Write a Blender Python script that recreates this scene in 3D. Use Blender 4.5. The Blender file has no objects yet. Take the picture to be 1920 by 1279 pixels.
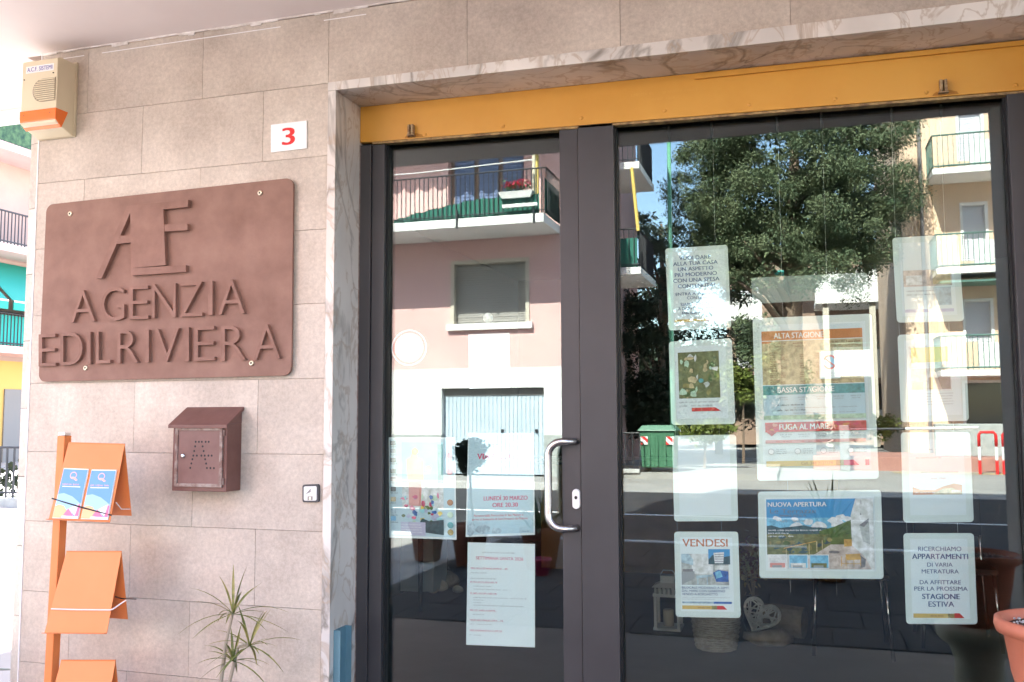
import bpy, bmesh, math, random
from mathutils import Vector, Matrix, Quaternion
random.seed(7)
scene = bpy.context.scene
col = scene.collection
R_ = math.radians

# ------------------------------------------------------------------ camera, sky, sun, exposure
CAM = Vector((2.0814, -3.2394, 1.4))
FWD = Vector((-0.29491823, 0.95206878, 0.08116816))
RGT = Vector((0.95512031, 0.29619293, -0.00386424))
UPV = Vector((0.02772046, -0.07638572, 0.99669293))
FPX = 1714.75                                    # focal length in pixels of the 1920 wide photograph
cd = bpy.data.cameras.new("camera"); cam = bpy.data.objects.new("camera", cd); col.objects.link(cam)
cd.sensor_width = 36.0; cd.lens = FPX / 1920.0 * 36.0; cd.clip_start = 0.05; cd.clip_end = 2000
cam.matrix_world = Matrix(((RGT.x, UPV.x, -FWD.x, CAM.x), (RGT.y, UPV.y, -FWD.y, CAM.y), (RGT.z, UPV.z, -FWD.z, CAM.z), (0, 0, 0, 1)))
scene.camera = cam

SUN_EL, SUN_AZ = R_(47), R_(16)                  # the sun stands behind the shop, a little to the left
world = bpy.data.worlds.new("World"); scene.world = world; world.use_nodes = True
wn = world.node_tree; bg = wn.nodes["Background"]
sky = wn.nodes.new("ShaderNodeTexSky"); sky.sky_type = 'NISHITA'; sky.sun_disc = False
sky.sun_elevation = SUN_EL; sky.sun_rotation = -SUN_AZ; sky.air_density = 1.0; sky.dust_density = 1.0; sky.ozone_density = 1.0
wn.links.new(sky.outputs[0], bg.inputs[0]); bg.inputs[1].default_value = 0.15
sl = bpy.data.lights.new("sun", 'SUN'); sun = bpy.data.objects.new("sun", sl); col.objects.link(sun)
sl.energy = 5.0; sl.angle = R_(0.5); sl.color = (1.0, 0.95, 0.88)
sdir = Vector((math.sin(SUN_AZ) * math.cos(SUN_EL), -math.cos(SUN_AZ) * math.cos(SUN_EL), -math.sin(SUN_EL)))
sun.rotation_euler = sdir.to_track_quat('-Z', 'Y').to_euler(); sun.location = (-5, 20, 30)
scene.view_settings.view_transform = 'Standard'; scene.view_settings.look = 'None'
scene.view_settings.gamma = 1.0; scene.view_settings.exposure = 3.05
scene.render.engine = 'CYCLES'
scene.cycles.max_bounces = 10; scene.cycles.transparent_max_bounces = 24; scene.cycles.diffuse_bounces = 5
scene.cycles.glossy_bounces = 5; scene.cycles.sample_clamp_indirect = 8.0; scene.cycles.caustics_reflective = False
scene.cycles.use_denoising = True

# ------------------------------------------------------------------ helpers
YG = 0.26                                        # plane of the outer face of the glass
def at(u, v, Y):                                 # photograph pixel -> point on the upright plane y = Y
    d = FWD + RGT * ((u - 960) / FPX) - UPV * ((v - 639.5) / FPX)
    return CAM + d * ((Y - CAM.y) / d.y)
def mir(p): return Vector((p[0], 2 * YG - p[1], p[2]))     # what the glass shows at p stands here, across the street
def yr(Y): return 2 * YG - Y

def tag(o, label=None, cat=None, group=None, kind=None):
    if label: o['label'] = label
    if cat: o['category'] = cat
    if group: o['group'] = group
    if kind: o['kind'] = kind
    return o
def empty(name, loc, label=None, cat=None, group=None):
    o = bpy.data.objects.new(name, None); o.empty_display_size = 0.1; col.objects.link(o)
    o.location = loc; ORG[o.name] = Vector(loc)
    return tag(o, label, cat, group)
ORG = {}

class MB:
    def __init__(s): s.v = []; s.f = []; s.m = []; s.mi = 0; s.smooth = False
    def face(s, pts):
        n = len(s.v); s.v += [tuple(p) for p in pts]; s.f.append(tuple(range(n, n + len(pts)))); s.m.append(s.mi)
    def add(s, vs, fs):
        n = len(s.v); s.v += [tuple(p) for p in vs]
        for f in fs: s.f.append(tuple(i + n for i in f)); s.m.append(s.mi)
    def box(s, x0, x1, y0, y1, z0, z1):
        vs = [(x, y, z) for z in (z0, z1) for y in (y0, y1) for x in (x0, x1)]
        s.add(vs, [(0, 2, 3, 1), (4, 5, 7, 6), (0, 1, 5, 4), (2, 6, 7, 3), (0, 4, 6, 2), (1, 3, 7, 5)]); return s
    def hexa(s, a, b):                            # two quads a (front) and b (back), corner by corner
        vs = list(a) + list(b)
        s.add(vs, [(0, 1, 2, 3), (7, 6, 5, 4), (0, 4, 5, 1), (1, 5, 6, 2), (2, 6, 7, 3), (3, 7, 4, 0)]); return s
    def prism(s, a, b):                           # two polygons with the same number of corners
        n = len(a); fs = [tuple(range(n)), tuple(range(2 * n - 1, n - 1, -1))]
        fs += [(i, i + n, (i + 1) % n + n, (i + 1) % n) for i in range(n)]
        s.add(list(a) + list(b), fs); return s
    def tube(s, pts, r, k=8, cap=True):
        pts = [Vector(p) for p in pts]; n = len(pts); rs = r if isinstance(r, (list, tuple)) else [r] * n
        base = len(s.v); up = None
        for i, p in enumerate(pts):
            t = (pts[min(i + 1, n - 1)] - pts[max(i - 1, 0)]).normalized()
            if up is None: up = Vector((0, 0, 1)) if abs(t.z) < .9 else Vector((1, 0, 0))
            a = t.cross(up).normalized(); b = a.cross(t).normalized(); up = b
            for j in range(k):
                q = 2 * math.pi * j / k; s.v.append(tuple(p + (a * math.cos(q) + b * math.sin(q)) * rs[i]))
        for i in range(n - 1):
            for j in range(k):
                s.f.append((base + i * k + j, base + i * k + (j + 1) % k, base + (i + 1) * k + (j + 1) % k, base + (i + 1) * k + j)); s.m.append(s.mi)
        if cap:
            s.f.append(tuple(base + j for j in range(k))[::-1]); s.m.append(s.mi)
            s.f.append(tuple(base + (n - 1) * k + j for j in range(k))); s.m.append(s.mi)
        return s
    def lathe(s, c, prof, k=24):                  # prof: (radius, height) pairs from the bottom up
        base = len(s.v); c = Vector(c)
        for r, h in prof:
            for j in range(k):
                q = 2 * math.pi * j / k; s.v.append((c.x + r * math.cos(q), c.y + r * math.sin(q), c.z + h))
        for i in range(len(prof) - 1):
            for j in range(k):
                s.f.append((base + i * k + j, base + i * k + (j + 1) % k, base + (i + 1) * k + (j + 1) % k, base + (i + 1) * k + j)); s.m.append(s.mi)
        s.f.append(tuple(base + j for j in range(k))[::-1]); s.m.append(s.mi)
        s.f.append(tuple(base + (len(prof) - 1) * k + j for j in range(k))); s.m.append(s.mi)
        return s
    def build(s, name, mat, parent=None, smooth=None, bevel=0.0, origin=None):
        org = Vector(origin) if origin is not None else (ORG[parent.name] if parent is not None else Vector((0, 0, 0)))
        me = bpy.data.meshes.new(name); me.from_pydata([tuple(Vector(p) - org) for p in s.v], [], s.f)
        mats = mat if isinstance(mat, (list, tuple)) else [mat]
        for m in mats: me.materials.append(m)
        if len(mats) > 1: me.polygons.foreach_set("material_index", s.m)
        bm = bmesh.new(); bm.from_mesh(me)
        bmesh.ops.recalc_face_normals(bm, faces=bm.faces) if smooth != 'keep' else None
        if bevel > 0:
            bmesh.ops.remove_doubles(bm, verts=bm.verts, dist=1e-6)
            es = [e for e in bm.edges if len(e.link_faces) == 2 and e.calc_face_angle(0) > .6]
            bmesh.ops.bevel(bm, geom=es, offset=bevel, segments=2, affect='EDGES', profile=.6)
        bm.to_mesh(me); bm.free()
        if smooth is True:
            me.polygons.foreach_set("use_smooth", [True] * len(me.polygons))
        o = bpy.data.objects.new(name, me); col.objects.link(o)
        if parent is not None:
            o.parent = parent; ORG[o.name] = org
        else:
            o.location = org; ORG[o.name] = org
        return o
def box(name, mat, parent, x0, x1, y0, y1, z0, z1, bevel=0):
    return MB().box(x0, x1, y0, y1, z0, z1).build(name, mat, parent, bevel=bevel)
def struct(o): o['kind'] = 'structure'; return o

# ------------------------------------------------------------------ materials
MATS = {}
def mat(name, c, rough=.6, c2=None, sc=6.0, det=6, lo=.35, hi=.65, bump=0.0, bsc=None, metal=0.0, spec=.4, rnd=False, rvar=0.0, coat=0):
    m = bpy.data.materials.new(name); m.use_nodes = True; nt = m.node_tree; N = nt.nodes; L = nt.links
    b = N["Principled BSDF"]; b.inputs["Base Color"].default_value = (*c, 1); b.inputs["Roughness"].default_value = rough
    b.inputs["Metallic"].default_value = metal; b.inputs["Specular IOR Level"].default_value = spec
    if coat: b.inputs["Coat Weight"].default_value = coat; b.inputs["Coat Roughness"].default_value = .15
    tc = N.new("ShaderNodeTexCoord"); vec = tc.outputs["Object"]
    if rnd:
        oi = N.new("ShaderNodeObjectInfo"); ad = N.new("ShaderNodeVectorMath"); ad.operation = 'MULTIPLY_ADD'
        cx = N.new("ShaderNodeCombineXYZ"); mm = N.new("ShaderNodeMath"); mm.operation = 'MULTIPLY'; mm.inputs[1].default_value = 37.0
        L.new(oi.outputs["Random"], mm.inputs[0]); L.new(mm.outputs[0], cx.inputs[0]); L.new(mm.outputs[0], cx.inputs[2])
        ad.inputs[1].default_value = (1, 1, 1); L.new(vec, ad.inputs[0]); L.new(cx.outputs[0], ad.inputs[2]); vec = ad.outputs[0]
    if c2 is not None:
        nz = N.new("ShaderNodeTexNoise"); nz.inputs["Scale"].default_value = sc; nz.inputs["Detail"].default_value = det; nz.inputs["Roughness"].default_value = .62
        L.new(vec, nz.inputs["Vector"]); cr = N.new("ShaderNodeValToRGB")
        cr.color_ramp.elements[0].position = lo; cr.color_ramp.elements[0].color = (*c, 1)
        cr.color_ramp.elements[1].position = hi; cr.color_ramp.elements[1].color = (*c2, 1)
        L.new(nz.outputs[0], cr.inputs[0]); outc = cr.outputs[0]
        if rvar:
            hs = N.new("ShaderNodeHueSaturation"); oi2 = N.new("ShaderNodeObjectInfo"); mr = N.new("ShaderNodeMapRange")
            mr.inputs[3].default_value = 1 - rvar; mr.inputs[4].default_value = 1 + rvar
            L.new(oi2.outputs["Random"], mr.inputs[0]); L.new(mr.outputs[0], hs.inputs["Value"]); L.new(outc, hs.inputs["Color"]); outc = hs.outputs[0]
        L.new(outc, b.inputs["Base Color"])
    if bump:
        n2 = N.new("ShaderNodeTexNoise"); n2.inputs["Scale"].default_value = bsc or sc * 8; n2.inputs["Detail"].default_value = 5
        L.new(vec, n2.inputs["Vector"]); bp = N.new("ShaderNodeBump"); bp.inputs["Strength"].default_value = bump; bp.inputs["Distance"].default_value = .004
        L.new(n2.outputs[0], bp.inputs["Height"]); L.new(bp.outputs[0], b.inputs["Normal"])
    MATS[name] = m; return m
def ink(name, c): return mat(name, c, .55, spec=.3)

M_tile = mat("wall_tile", (.43, .362, .300), .5, (.62, .545, .468), 2.8, 10, .30, .70, bump=.10, bsc=160, rnd=True, rvar=.035)
def speckle(m):                                   # fine pale flecks of the stoneware glaze
    nt = m.node_tree; N = nt.nodes; L = nt.links; b = N["Principled BSDF"]
    src = b.inputs["Base Color"].links[0].from_socket; tc = N.new("ShaderNodeTexCoord")
    nz = N.new("ShaderNodeTexNoise"); nz.inputs["Scale"].default_value = 55; nz.inputs["Detail"].default_value = 8; nz.inputs["Roughness"].default_value = .8; L.new(tc.outputs["Object"], nz.inputs["Vector"])
    cr = N.new("ShaderNodeValToRGB"); cr.color_ramp.elements[0].position = .40; cr.color_ramp.elements[0].color = (.87, .86, .855, 1)
    cr.color_ramp.elements[1].position = .66; cr.color_ramp.elements[1].color = (1.16, 1.155, 1.15, 1); L.new(nz.outputs[0], cr.inputs[0])
    mx = N.new("ShaderNodeMix"); mx.data_type = 'RGBA'; mx.blend_type = 'MULTIPLY'; mx.inputs[0].default_value = 1
    L.new(src, mx.inputs[6]); L.new(cr.outputs[0], mx.inputs[7])
    n3 = N.new("ShaderNodeTexNoise"); n3.inputs["Scale"].default_value = 1.7; n3.inputs["Detail"].default_value = 6; n3.inputs["Roughness"].default_value = .65; L.new(tc.outputs["Object"], n3.inputs["Vector"])
    c3 = N.new("ShaderNodeValToRGB"); c3.color_ramp.elements[0].position = .34; c3.color_ramp.elements[0].color = (.88, .87, .88, 1); c3.color_ramp.elements[1].position = .56; c3.color_ramp.elements[1].color = (1.03, 1.03, 1.03, 1); L.new(n3.outputs[0], c3.inputs[0])
    m3 = N.new("ShaderNodeMix"); m3.data_type = 'RGBA'; m3.blend_type = 'MULTIPLY'; m3.inputs[0].default_value = 1; L.new(mx.outputs[2], m3.inputs[6]); L.new(c3.outputs[0], m3.inputs[7]); L.new(m3.outputs[2], b.inputs["Base Color"])
speckle(M_tile)
M_grout = mat("grout", (.50, .43, .37), .9)
M_plaster = mat("plaster", (.78, .68, .65), .9, (.83, .74, .71), 1.3, 5, bump=.05, bsc=60)
M_plaster2 = mat("rough_plaster", (.62, .55, .50), .9, (.85, .80, .76), 14, 6, .4, .6, bump=.5, bsc=60)
M_white = mat("white_paint", (.80, .79, .77), .55)
M_trim = mat("white_trim", (.82, .80, .79), .4)
M_yellow = mat("yellow_enamel", (.58, .27, .035), .38, (.64, .32, .05), 2.0, 5, bump=.04, bsc=40, spec=.5)
M_frame = mat("anodised_frame", (.040, .039, .043), .40, (.050, .048, .052), 3, 3, spec=.5, metal=.15)
M_frame2 = mat("dark_gasket", (.012, .012, .014), .6)
M_corten = mat("rust_steel", (.185, .092, .066), .62, (.285, .160, .122), 5, 9, .3, .7, bump=.1, bsc=90, spec=.35)
M_corten2 = mat("rust_steel_letters", (.185, .088, .062), .6, (.275, .148, .112), 9, 8, .3, .7, bump=.08, bsc=90, spec=.35)
M_box = mat("mailbox_steel", (.125, .05, .040), .5, (.18, .085, .070), 9, 8, .3, .7, bump=.08, bsc=70, spec=.4)
M_boxworn = mat("worn_steel", (.18, .10, .08), .6, (.34, .28, .245), 22, 8, .4, .6, bump=.15, bsc=90)
M_steel = mat("brushed_steel", (.62, .58, .56), .27, metal=1.0)
M_chrome = mat("chrome", (.7, .7, .7), .12, metal=1.0)
M_brass = mat("screw_head", (.75, .68, .52), .3, metal=.8)
M_black = mat("black", (.012, .012, .013), .6)
M_beige = mat("siren_plastic", (.66, .57, .40), .5, (.69, .60, .43), 4)
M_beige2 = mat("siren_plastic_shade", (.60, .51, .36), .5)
M_orange_l = mat("orange_lens", (.85, .17, .02), .25, spec=.6)
M_orange = mat("orange_enamel", (.70, .205, .055), .42, (.74, .23, .068), 3, 3)
M_redink = ink("red_ink", (.70, .03, .03))
M_blueink = ink("blue_ink", (.03, .08, .28))
M_terra = mat("terracotta_plastic", (.52, .15, .08), .5, (.60, .20, .12), 5, 5)
M_terra2 = mat("dark_terracotta", (.17, .055, .035), .75, (.23, .085, .055), 6, 5)  # darker terracotta than the bowl, for the pots along the pavement
M_soil = mat("potting_soil", (.03, .02, .015), .95, (.09, .06, .045), 60, 5, bump=1, bsc=120)
M_stonebeige = mat("pale_stone", (.50, .45, .36), .8, (.62, .57, .47), 8, 6, bump=.2)
M_teal = mat("teal_metal", (.12, .24, .30), .4, (.15, .28, .34), 5, 3, metal=.3)
M_leaf = mat("dracaena_leaf", (.15, .17, .045), .45, (.40, .34, .11), 14, 3, .4, .7)
M_stem = mat("plant_stem", (.35, .29, .22), .8)

def marble():
    m = mat("marble", (.72, .68, .62), .3, spec=.5); nt = m.node_tree; N = nt.nodes; L = nt.links; b = N["Principled BSDF"]
    tc = N.new("ShaderNodeTexCoord"); mp = N.new("ShaderNodeMapping"); mp.inputs["Scale"].default_value = (1, 1, .55); mp.inputs["Rotation"].default_value = (.3, .5, .2)
    L.new(tc.outputs["Object"], mp.inputs[0])
    def vein(sc, w, seed):
        n = N.new("ShaderNodeTexNoise"); n.inputs["Scale"].default_value = sc; n.inputs["Detail"].default_value = 7; n.inputs["Distortion"].default_value = 1.6
        a = N.new("ShaderNodeVectorMath"); a.inputs[1].default_value = (seed, seed * 2, 0); L.new(mp.outputs[0], a.inputs[0]); L.new(a.outputs[0], n.inputs["Vector"])
        s = N.new("ShaderNodeMath"); s.operation = 'SUBTRACT'; s.inputs[1].default_value = .5; L.new(n.outputs[0], s.inputs[0])
        ab = N.new("ShaderNodeMath"); ab.operation = 'ABSOLUTE'; L.new(s.outputs[0], ab.inputs[0])
        mr = N.new("ShaderNodeMapRange"); mr.inputs[1].default_value = 0; mr.inputs[2].default_value = w; mr.inputs[3].default_value = 1; mr.inputs[4].default_value = 0
        L.new(ab.outputs[0], mr.inputs[0]); return mr.outputs[0]
    v1 = vein(2.6, .036, 3.1); v2 = vein(5.5, .028, 9.7)
    cl = N.new("ShaderNodeTexNoise"); cl.inputs["Scale"].default_value = 2.5; cl.inputs["Detail"].default_value = 5; L.new(mp.outputs[0], cl.inputs["Vector"])
    m0 = N.new("ShaderNodeMix"); m0.data_type = 'RGBA'; m0.inputs[6].default_value = (.78, .725, .665, 1); m0.inputs[7].default_value = (.57, .53, .49, 1)
    cr = N.new("ShaderNodeMapRange"); cr.inputs[1].default_value = .36; cr.inputs[2].default_value = .62; L.new(cl.outputs[0], cr.inputs[0]); L.new(cr.outputs[0], m0.inputs[0])
    m1 = N.new("ShaderNodeMix"); m1.data_type = 'RGBA'; m1.inputs[7].default_value = (.20, .17, .14, 1); L.new(m0.outputs[2], m1.inputs[6])
    k1 = N.new("ShaderNodeMath"); k1.operation = 'MULTIPLY'; k1.inputs[1].default_value = 1.0; vm = N.new("ShaderNodeMath"); vm.operation = "MULTIPLY"; L.new(v1, vm.inputs[0]); L.new(cr.outputs[0], vm.inputs[1]); L.new(vm.outputs[0], k1.inputs[0]); L.new(k1.outputs[0], m1.inputs[0])
    m2 = N.new("ShaderNodeMix"); m2.data_type = 'RGBA'; m2.inputs[7].default_value = (.42, .31, .22, 1); L.new(m1.outputs[2], m2.inputs[6])
    k2 = N.new("ShaderNodeMath"); k2.operation = 'MULTIPLY'; k2.inputs[1].default_value = .6; L.new(v2, k2.inputs[0]); L.new(k2.outputs[0], m2.inputs[0])
    L.new(m2.outputs[2], b.inputs["Base Color"]); return m
M_marble = marble()

def glass(name, tint, r0):                        # thin architectural glass: Schlick reflection over clear transmission
    m = bpy.data.materials.new(name); m.use_nodes = True; nt = m.node_tree; N = nt.nodes; L = nt.links; N.clear()
    out = N.new("ShaderNodeOutputMaterial"); mx = N.new("ShaderNodeMixShader"); tr = N.new("ShaderNodeBsdfTransparent"); gl = N.new("ShaderNodeBsdfGlossy")
    tr.inputs[0].default_value = (*tint, 1); gl.inputs["Roughness"].default_value = 0.0; gl.inputs[0].default_value = (.93, 1, .965, 1)
    lw = N.new("ShaderNodeLayerWeight"); lw.inputs[0].default_value = .5
    pw = N.new("ShaderNodeMath"); pw.operation = 'POWER'; pw.inputs[1].default_value = 5; L.new(lw.outputs["Facing"], pw.inputs[0])
    ma = N.new("ShaderNodeMath"); ma.operation = 'MULTIPLY_ADD'; ma.inputs[1].default_value = 1 - r0; ma.inputs[2].default_value = r0; L.new(pw.outputs[0], ma.inputs[0])
    L.new(ma.outputs[0], mx.inputs[0]); L.new(tr.outputs[0], mx.inputs[1]); L.new(gl.outputs[0], mx.inputs[2]); L.new(mx.outputs[0], out.inputs[0]); return m
M_glass = glass("shop_glass", (.925, .965, .95), .094)

# ------------------------------------------------------------------ quads, print and lettering
class Quad:                                       # four corners (top left, top right, bottom right, bottom left), s to the right, t upwards
    def __init__(s, tl, tr, br, bl):
        s.c = [Vector(p) for p in (tl, tr, br, bl)]
        n = (s.c[1] - s.c[3]).cross(s.c[0] - s.c[2]); n.normalize(); s.n = n if n.y < 0 else -n
    def pt(s, a, t, off=0.0):
        tl, tr, br, bl = s.c
        return (tl * (1 - a) + tr * a) * t + (bl * (1 - a) + br * a) * (1 - t) + s.n * off
    def rect(s, a0, a1, t0, t1, off=0): return [s.pt(a0, t0, off), s.pt(a1, t0, off), s.pt(a1, t1, off), s.pt(a0, t1, off)]
    def poly(s, pts, off=0): return [s.pt(a, t, off) for a, t in pts]
    def round(s, r, off=0, k=5):
        w = (s.c[1] - s.c[0]).length; h = (s.c[0] - s.c[3]).length; ra, rt = r / w, r / h; out = []
        for ca, ct, q0 in ((1 - ra, 1 - rt, 0), (ra, 1 - rt, 90), (ra, rt, 180), (1 - ra, rt, 270)):
            for i in range(k + 1):
                q = R_(q0 + 90 * i / k); out.append(s.pt(ca + ra * math.cos(q), ct + rt * math.sin(q), off))
        return out
    def sub(s, a0, a1, t0, t1, off=0): return Quad(s.pt(a0, t1, off), s.pt(a1, t1, off), s.pt(a1, t0, off), s.pt(a0, t0, off))
def pq(tl, tr, br, bl, Y): return Quad(*(at(u, v, Y) for u, v in (tl, tr, br, bl)))

_TC = {}
def glyphs(txt, bold):
    key = (txt, bold)
    if key not in _TC:
        cu = bpy.data.curves.new("lettering", 'FONT'); cu.body = txt; cu.offset = bold; cu.resolution_u = 4; cu.fill_mode = 'FRONT'
        o = bpy.data.objects.new("lettering", cu); col.objects.link(o)
        me = bpy.data.meshes.new_from_object(o.evaluated_get(bpy.context.evaluated_depsgraph_get()))
        vs = [(v.co.x, v.co.y) for v in me.vertices]; fs = [tuple(p.vertices) for p in me.polygons]
        bpy.data.objects.remove(o); bpy.data.curves.remove(cu); bpy.data.meshes.remove(me); _TC[key] = (vs, fs)
    return _TC[key]
CAP = None
def lettering(mb, q, txt, a0, a1, t0, t1, off=.0006, bold=.012, thick=0.0, fit=True):
    """letters of txt mapped on quad q: baseline t0, capitals up to t1; a1 None keeps natural width centred on a0"""
    vs, fs = glyphs(txt, bold if bold < 0 else 0.0)
    if not vs: return
    global CAP
    if CAP is None:
        h = glyphs("H", 0)[0]; CAP = max(p[1] for p in h)
    x0 = min(p[0] for p in vs); x1 = max(p[0] for p in vs); y0, y1 = 0.0, CAP
    if fit == 'box': y0 = min(p[1] for p in vs); y1 = max(p[1] for p in vs)
    if a1 is None:
        W = (q.c[1] - q.c[0]).length; H = (q.c[0] - q.c[3]).length; w = (x1 - x0) / CAP * (t1 - t0) * H / W
        a0, a1 = a0 - w / 2, a0 + w / 2
    mp = lambda p, o: q.pt(a0 + (p[0] - x0) / (x1 - x0) * (a1 - a0), t0 + (p[1] - y0) / (y1 - y0) * (t1 - t0), o)
    n = len(mb.v)
    if thick <= 0:
        W_ = (a1 - a0) / (x1 - x0)
        for i_, k_ in enumerate((0,) if bold < .003 else (-1, 0, 1)):
            mb.add([mp((p[0] + k_ * bold * 1.1, p[1]), off + i_ * .00001) for p in vs], fs)
    else:
        mb.add([mp(p, off + thick) for p in vs], fs)
        mb.add([mp(p, off) for p in vs], [f[::-1] for f in fs])
        cnt = {}
        for f in fs:
            for i in range(len(f)):
                e = (f[i], f[(i + 1) % len(f)]); k = tuple(sorted(e)); cnt.setdefault(k, []).append(e)
        k = len(vs)
        for es in cnt.values():
            if len(es) == 1:
                i, j = es[0]; mb.f.append((n + i, n + j, n + k + j, n + k + i)); mb.m.append(mb.mi)
def small_print(mb, q, a0, a1, t, h, off=.0006, rs=None, gap=.25):   # rows of marks too small to read
    rr = rs or random; a = a0; W = (q.c[1] - q.c[0]).length; H = (q.c[0] - q.c[3]).length; u = h * H / W
    while a < a1 - u:
        for _ in range(rr.randint(2, 8)):
            w = u * rr.uniform(.35, .62); b0 = t + (h * .0 if rr.random() < .8 else -h * .25); b1 = t + h * rr.choice((.7, .72, 1.0))
            if a + w > a1: break
            k = w * .34
            mb.face(q.rect(a, a + k, b0, b1, off))
            if rr.random() < .75: mb.face(q.rect(a + w - k * .9, a + w, t, t + h * .7, off))
            if rr.random() < .7: mb.face(q.rect(a + k * 1.02, a + w - k * .92, t + h * .5, t + h * .7, off))
            if rr.random() < .5: mb.face(q.rect(a + k * 1.02, a + w - k * .92, t, t + h * .18, off))
            a += w + u * .2
        a += u * .55 + (u * 2 if rr.random() < gap * .2 else 0)

# ------------------------------------------------------------------ ground, road, pavements
M_ground = mat("light_concrete", (.26, .25, .24), .9, (.34, .33, .31), .7, 6, bump=.2, bsc=20)
M_asphalt = mat("asphalt", (.024, .025, .030), .9, (.040, .041, .047), 3, 7, bump=.5, bsc=60)
M_paver = mat("dark_paving", (.022, .022, .025), .85, (.042, .041, .044), 8, 5, bump=.4, bsc=30)
M_floor = mat("portico_tiles", (.11, .088, .076), .6, (.15, .122, .105), 5, 6)
M_kerb = mat("kerb_stone", (.42, .41, .40), .8, (.52, .51, .49), 6, 4)
M_redpave = mat("red_paving", (.34, .16, .13), .85, (.42, .22, .18), 3, 5)
M_line = mat("road_paint", (.72, .72, .70), .7, (.5, .5, .49), 14, 6, .45, .75)
M_yline = mat("yellow_road_paint", (.70, .48, .10), .7)
g = MB(); g.face([(-300, -300, -.165), (300, -300, -.165), (300, 300, -.165), (-300, 300, -.165)]); struct(g.build("ground", M_ground))
g = MB(); g.face([(-60, -14.8, -.15), (60, -14.8, -.15), (60, -6.65, -.15), (-60, -6.65, -.15)]); struct(g.build("road", M_asphalt))
for n, y in (("road_marking", -10.6), ("road_marking", -7.0)):
    g = MB(); g.face([(-60, y - .07, -.146), (60, y - .07, -.146), (60, y + .07, -.146), (-60, y + .07, -.146)]); struct(g.build(n, M_line))
g = MB(); g.box(-1.2, 40, -6.5, -2.2, -.30, -.012); struct(g.build("pavement", M_paver))
pv = MB()                                          # joints between the paving slabs, sunk into the pavement sheet as proud slabs
for i in range(26):
    for j in range(8):
        x = -1.1 + i * .42 + (.21 if j % 2 else 0); y = -2.25 - (j + 1) * .52
        pv.box(x + .006, x + .414, y + .006, y + .514, -.012, -.004 + random.uniform(-.002, .002))
o = struct(pv.build("pavement_slabs", M_paver)); o['kind'] = 'stuff'
g = MB(); g.box(-12, 40, -6.65, -6.5, -.30, 0.0); struct(g.build("kerb", M_kerb, bevel=.02))
g = MB(); g.box(-1.2, 40, -2.2, 0.0, -.30, 0.0); struct(g.build("portico_floor", M_floor))
g = MB(); g.box(-30, -1.2, -6.4, 30, -.30, -.02); struct(g.build("side_street_paving", mat("pale_paving", (.31, .295, .28), .85, (.38, .36, .34), 1.5, 5)))
g = MB(); g.box(-40, -2.6, -16.7, -14.95, -.30, 0.0); struct(g.build("far_pavement", M_ground))
g = MB(); g.box(-40, -2.5, -14.95, -14.8, -.30, .004); struct(g.build("far_kerb", M_kerb, bevel=.02))
g = MB(); g.box(2.5, 30, -27.0, -23.6, -.30, .22); struct(g.build("raised_pavement", M_redpave, bevel=.02))
g = MB(); g.box(-3.0, 1.6, -24.0, -19.05, -.30, -.03); struct(g.build("garden_verge", M_ground))
for y in (-22.6, -23.1):
    g = MB(); g.face([(4.5, y - .06, -.16), (14, y - .06, -.16), (14, y + .06, -.16), (4.5, y + .06, -.16)]); struct(g.build("road_marking", M_yline))

# ------------------------------------------------------------------ the shop's building
shop = empty("shop_building", (0.6, 4.0, 0.0), "beige tiled shop building under a projecting upper storey, its front filling the photograph", "building")
# core walls behind the tiles
w = MB()
w.box(-1.158, .305, .012, .30, 0, 3.05); w.box(.305, 3.06, .012, .40, 2.748, 3.05); w.box(3.06, 9, .012, .30, 0, 3.05)
w.box(-1.158, -1.0, .30, 7.0, 0, 3.05); w.box(8.85, 9, .30, 7.0, 0, 3.05); w.box(-1.0, 8.85, 6.85, 7.0, 0, 3.05)
w.build("wall_core", M_grout, shop)
M_render = mat("upper_render", (.62, .42, .30), .9, (.68, .48, .36), 1.2, 5)
up = MB(); up.box(-1.2, 12, .05, 9, 3.30, 17.8); up.box(-3.7, -1.2, .05, 9, 4.4, 17.8); up.box(-3.7, -1.2, .05, .55, 3.302, 4.4); up.build("upper_wall", M_render, shop)
s = MB(); s.box(-3.7, 12, -1.72, .012, 3.052, 3.298); s.box(-3.7, -1.26, .012, .55, 3.052, 3.298); s.build("soffit", M_plaster, shop)
s = MB(); s.box(-3.72, -1.26, .552, .60, 2.985, 3.296); s.build("soffit_edge_board", M_white, shop)
for zb in (6.3, 9.4, 12.5, 15.4):
    MB().box(-3.7, 12, -1.3, .05, zb, zb + .18).build("balcony_slab", M_plaster, shop)
    MB().box(-3.7, 12, -1.3, -1.22, zb + .18, zb + 1.1).build("balcony_parapet", M_render, shop)
for x in (3.13, -3.6, 7.4):
    MB().box(x, x + .42, -1.69, -1.30, 0, 3.052).build("portico_pillar", mat("pillar_paint_%d" % (x * 10), (.34, .31, .30), .8, (.40, .37, .35), 4, 5), shop, bevel=.008)
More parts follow.
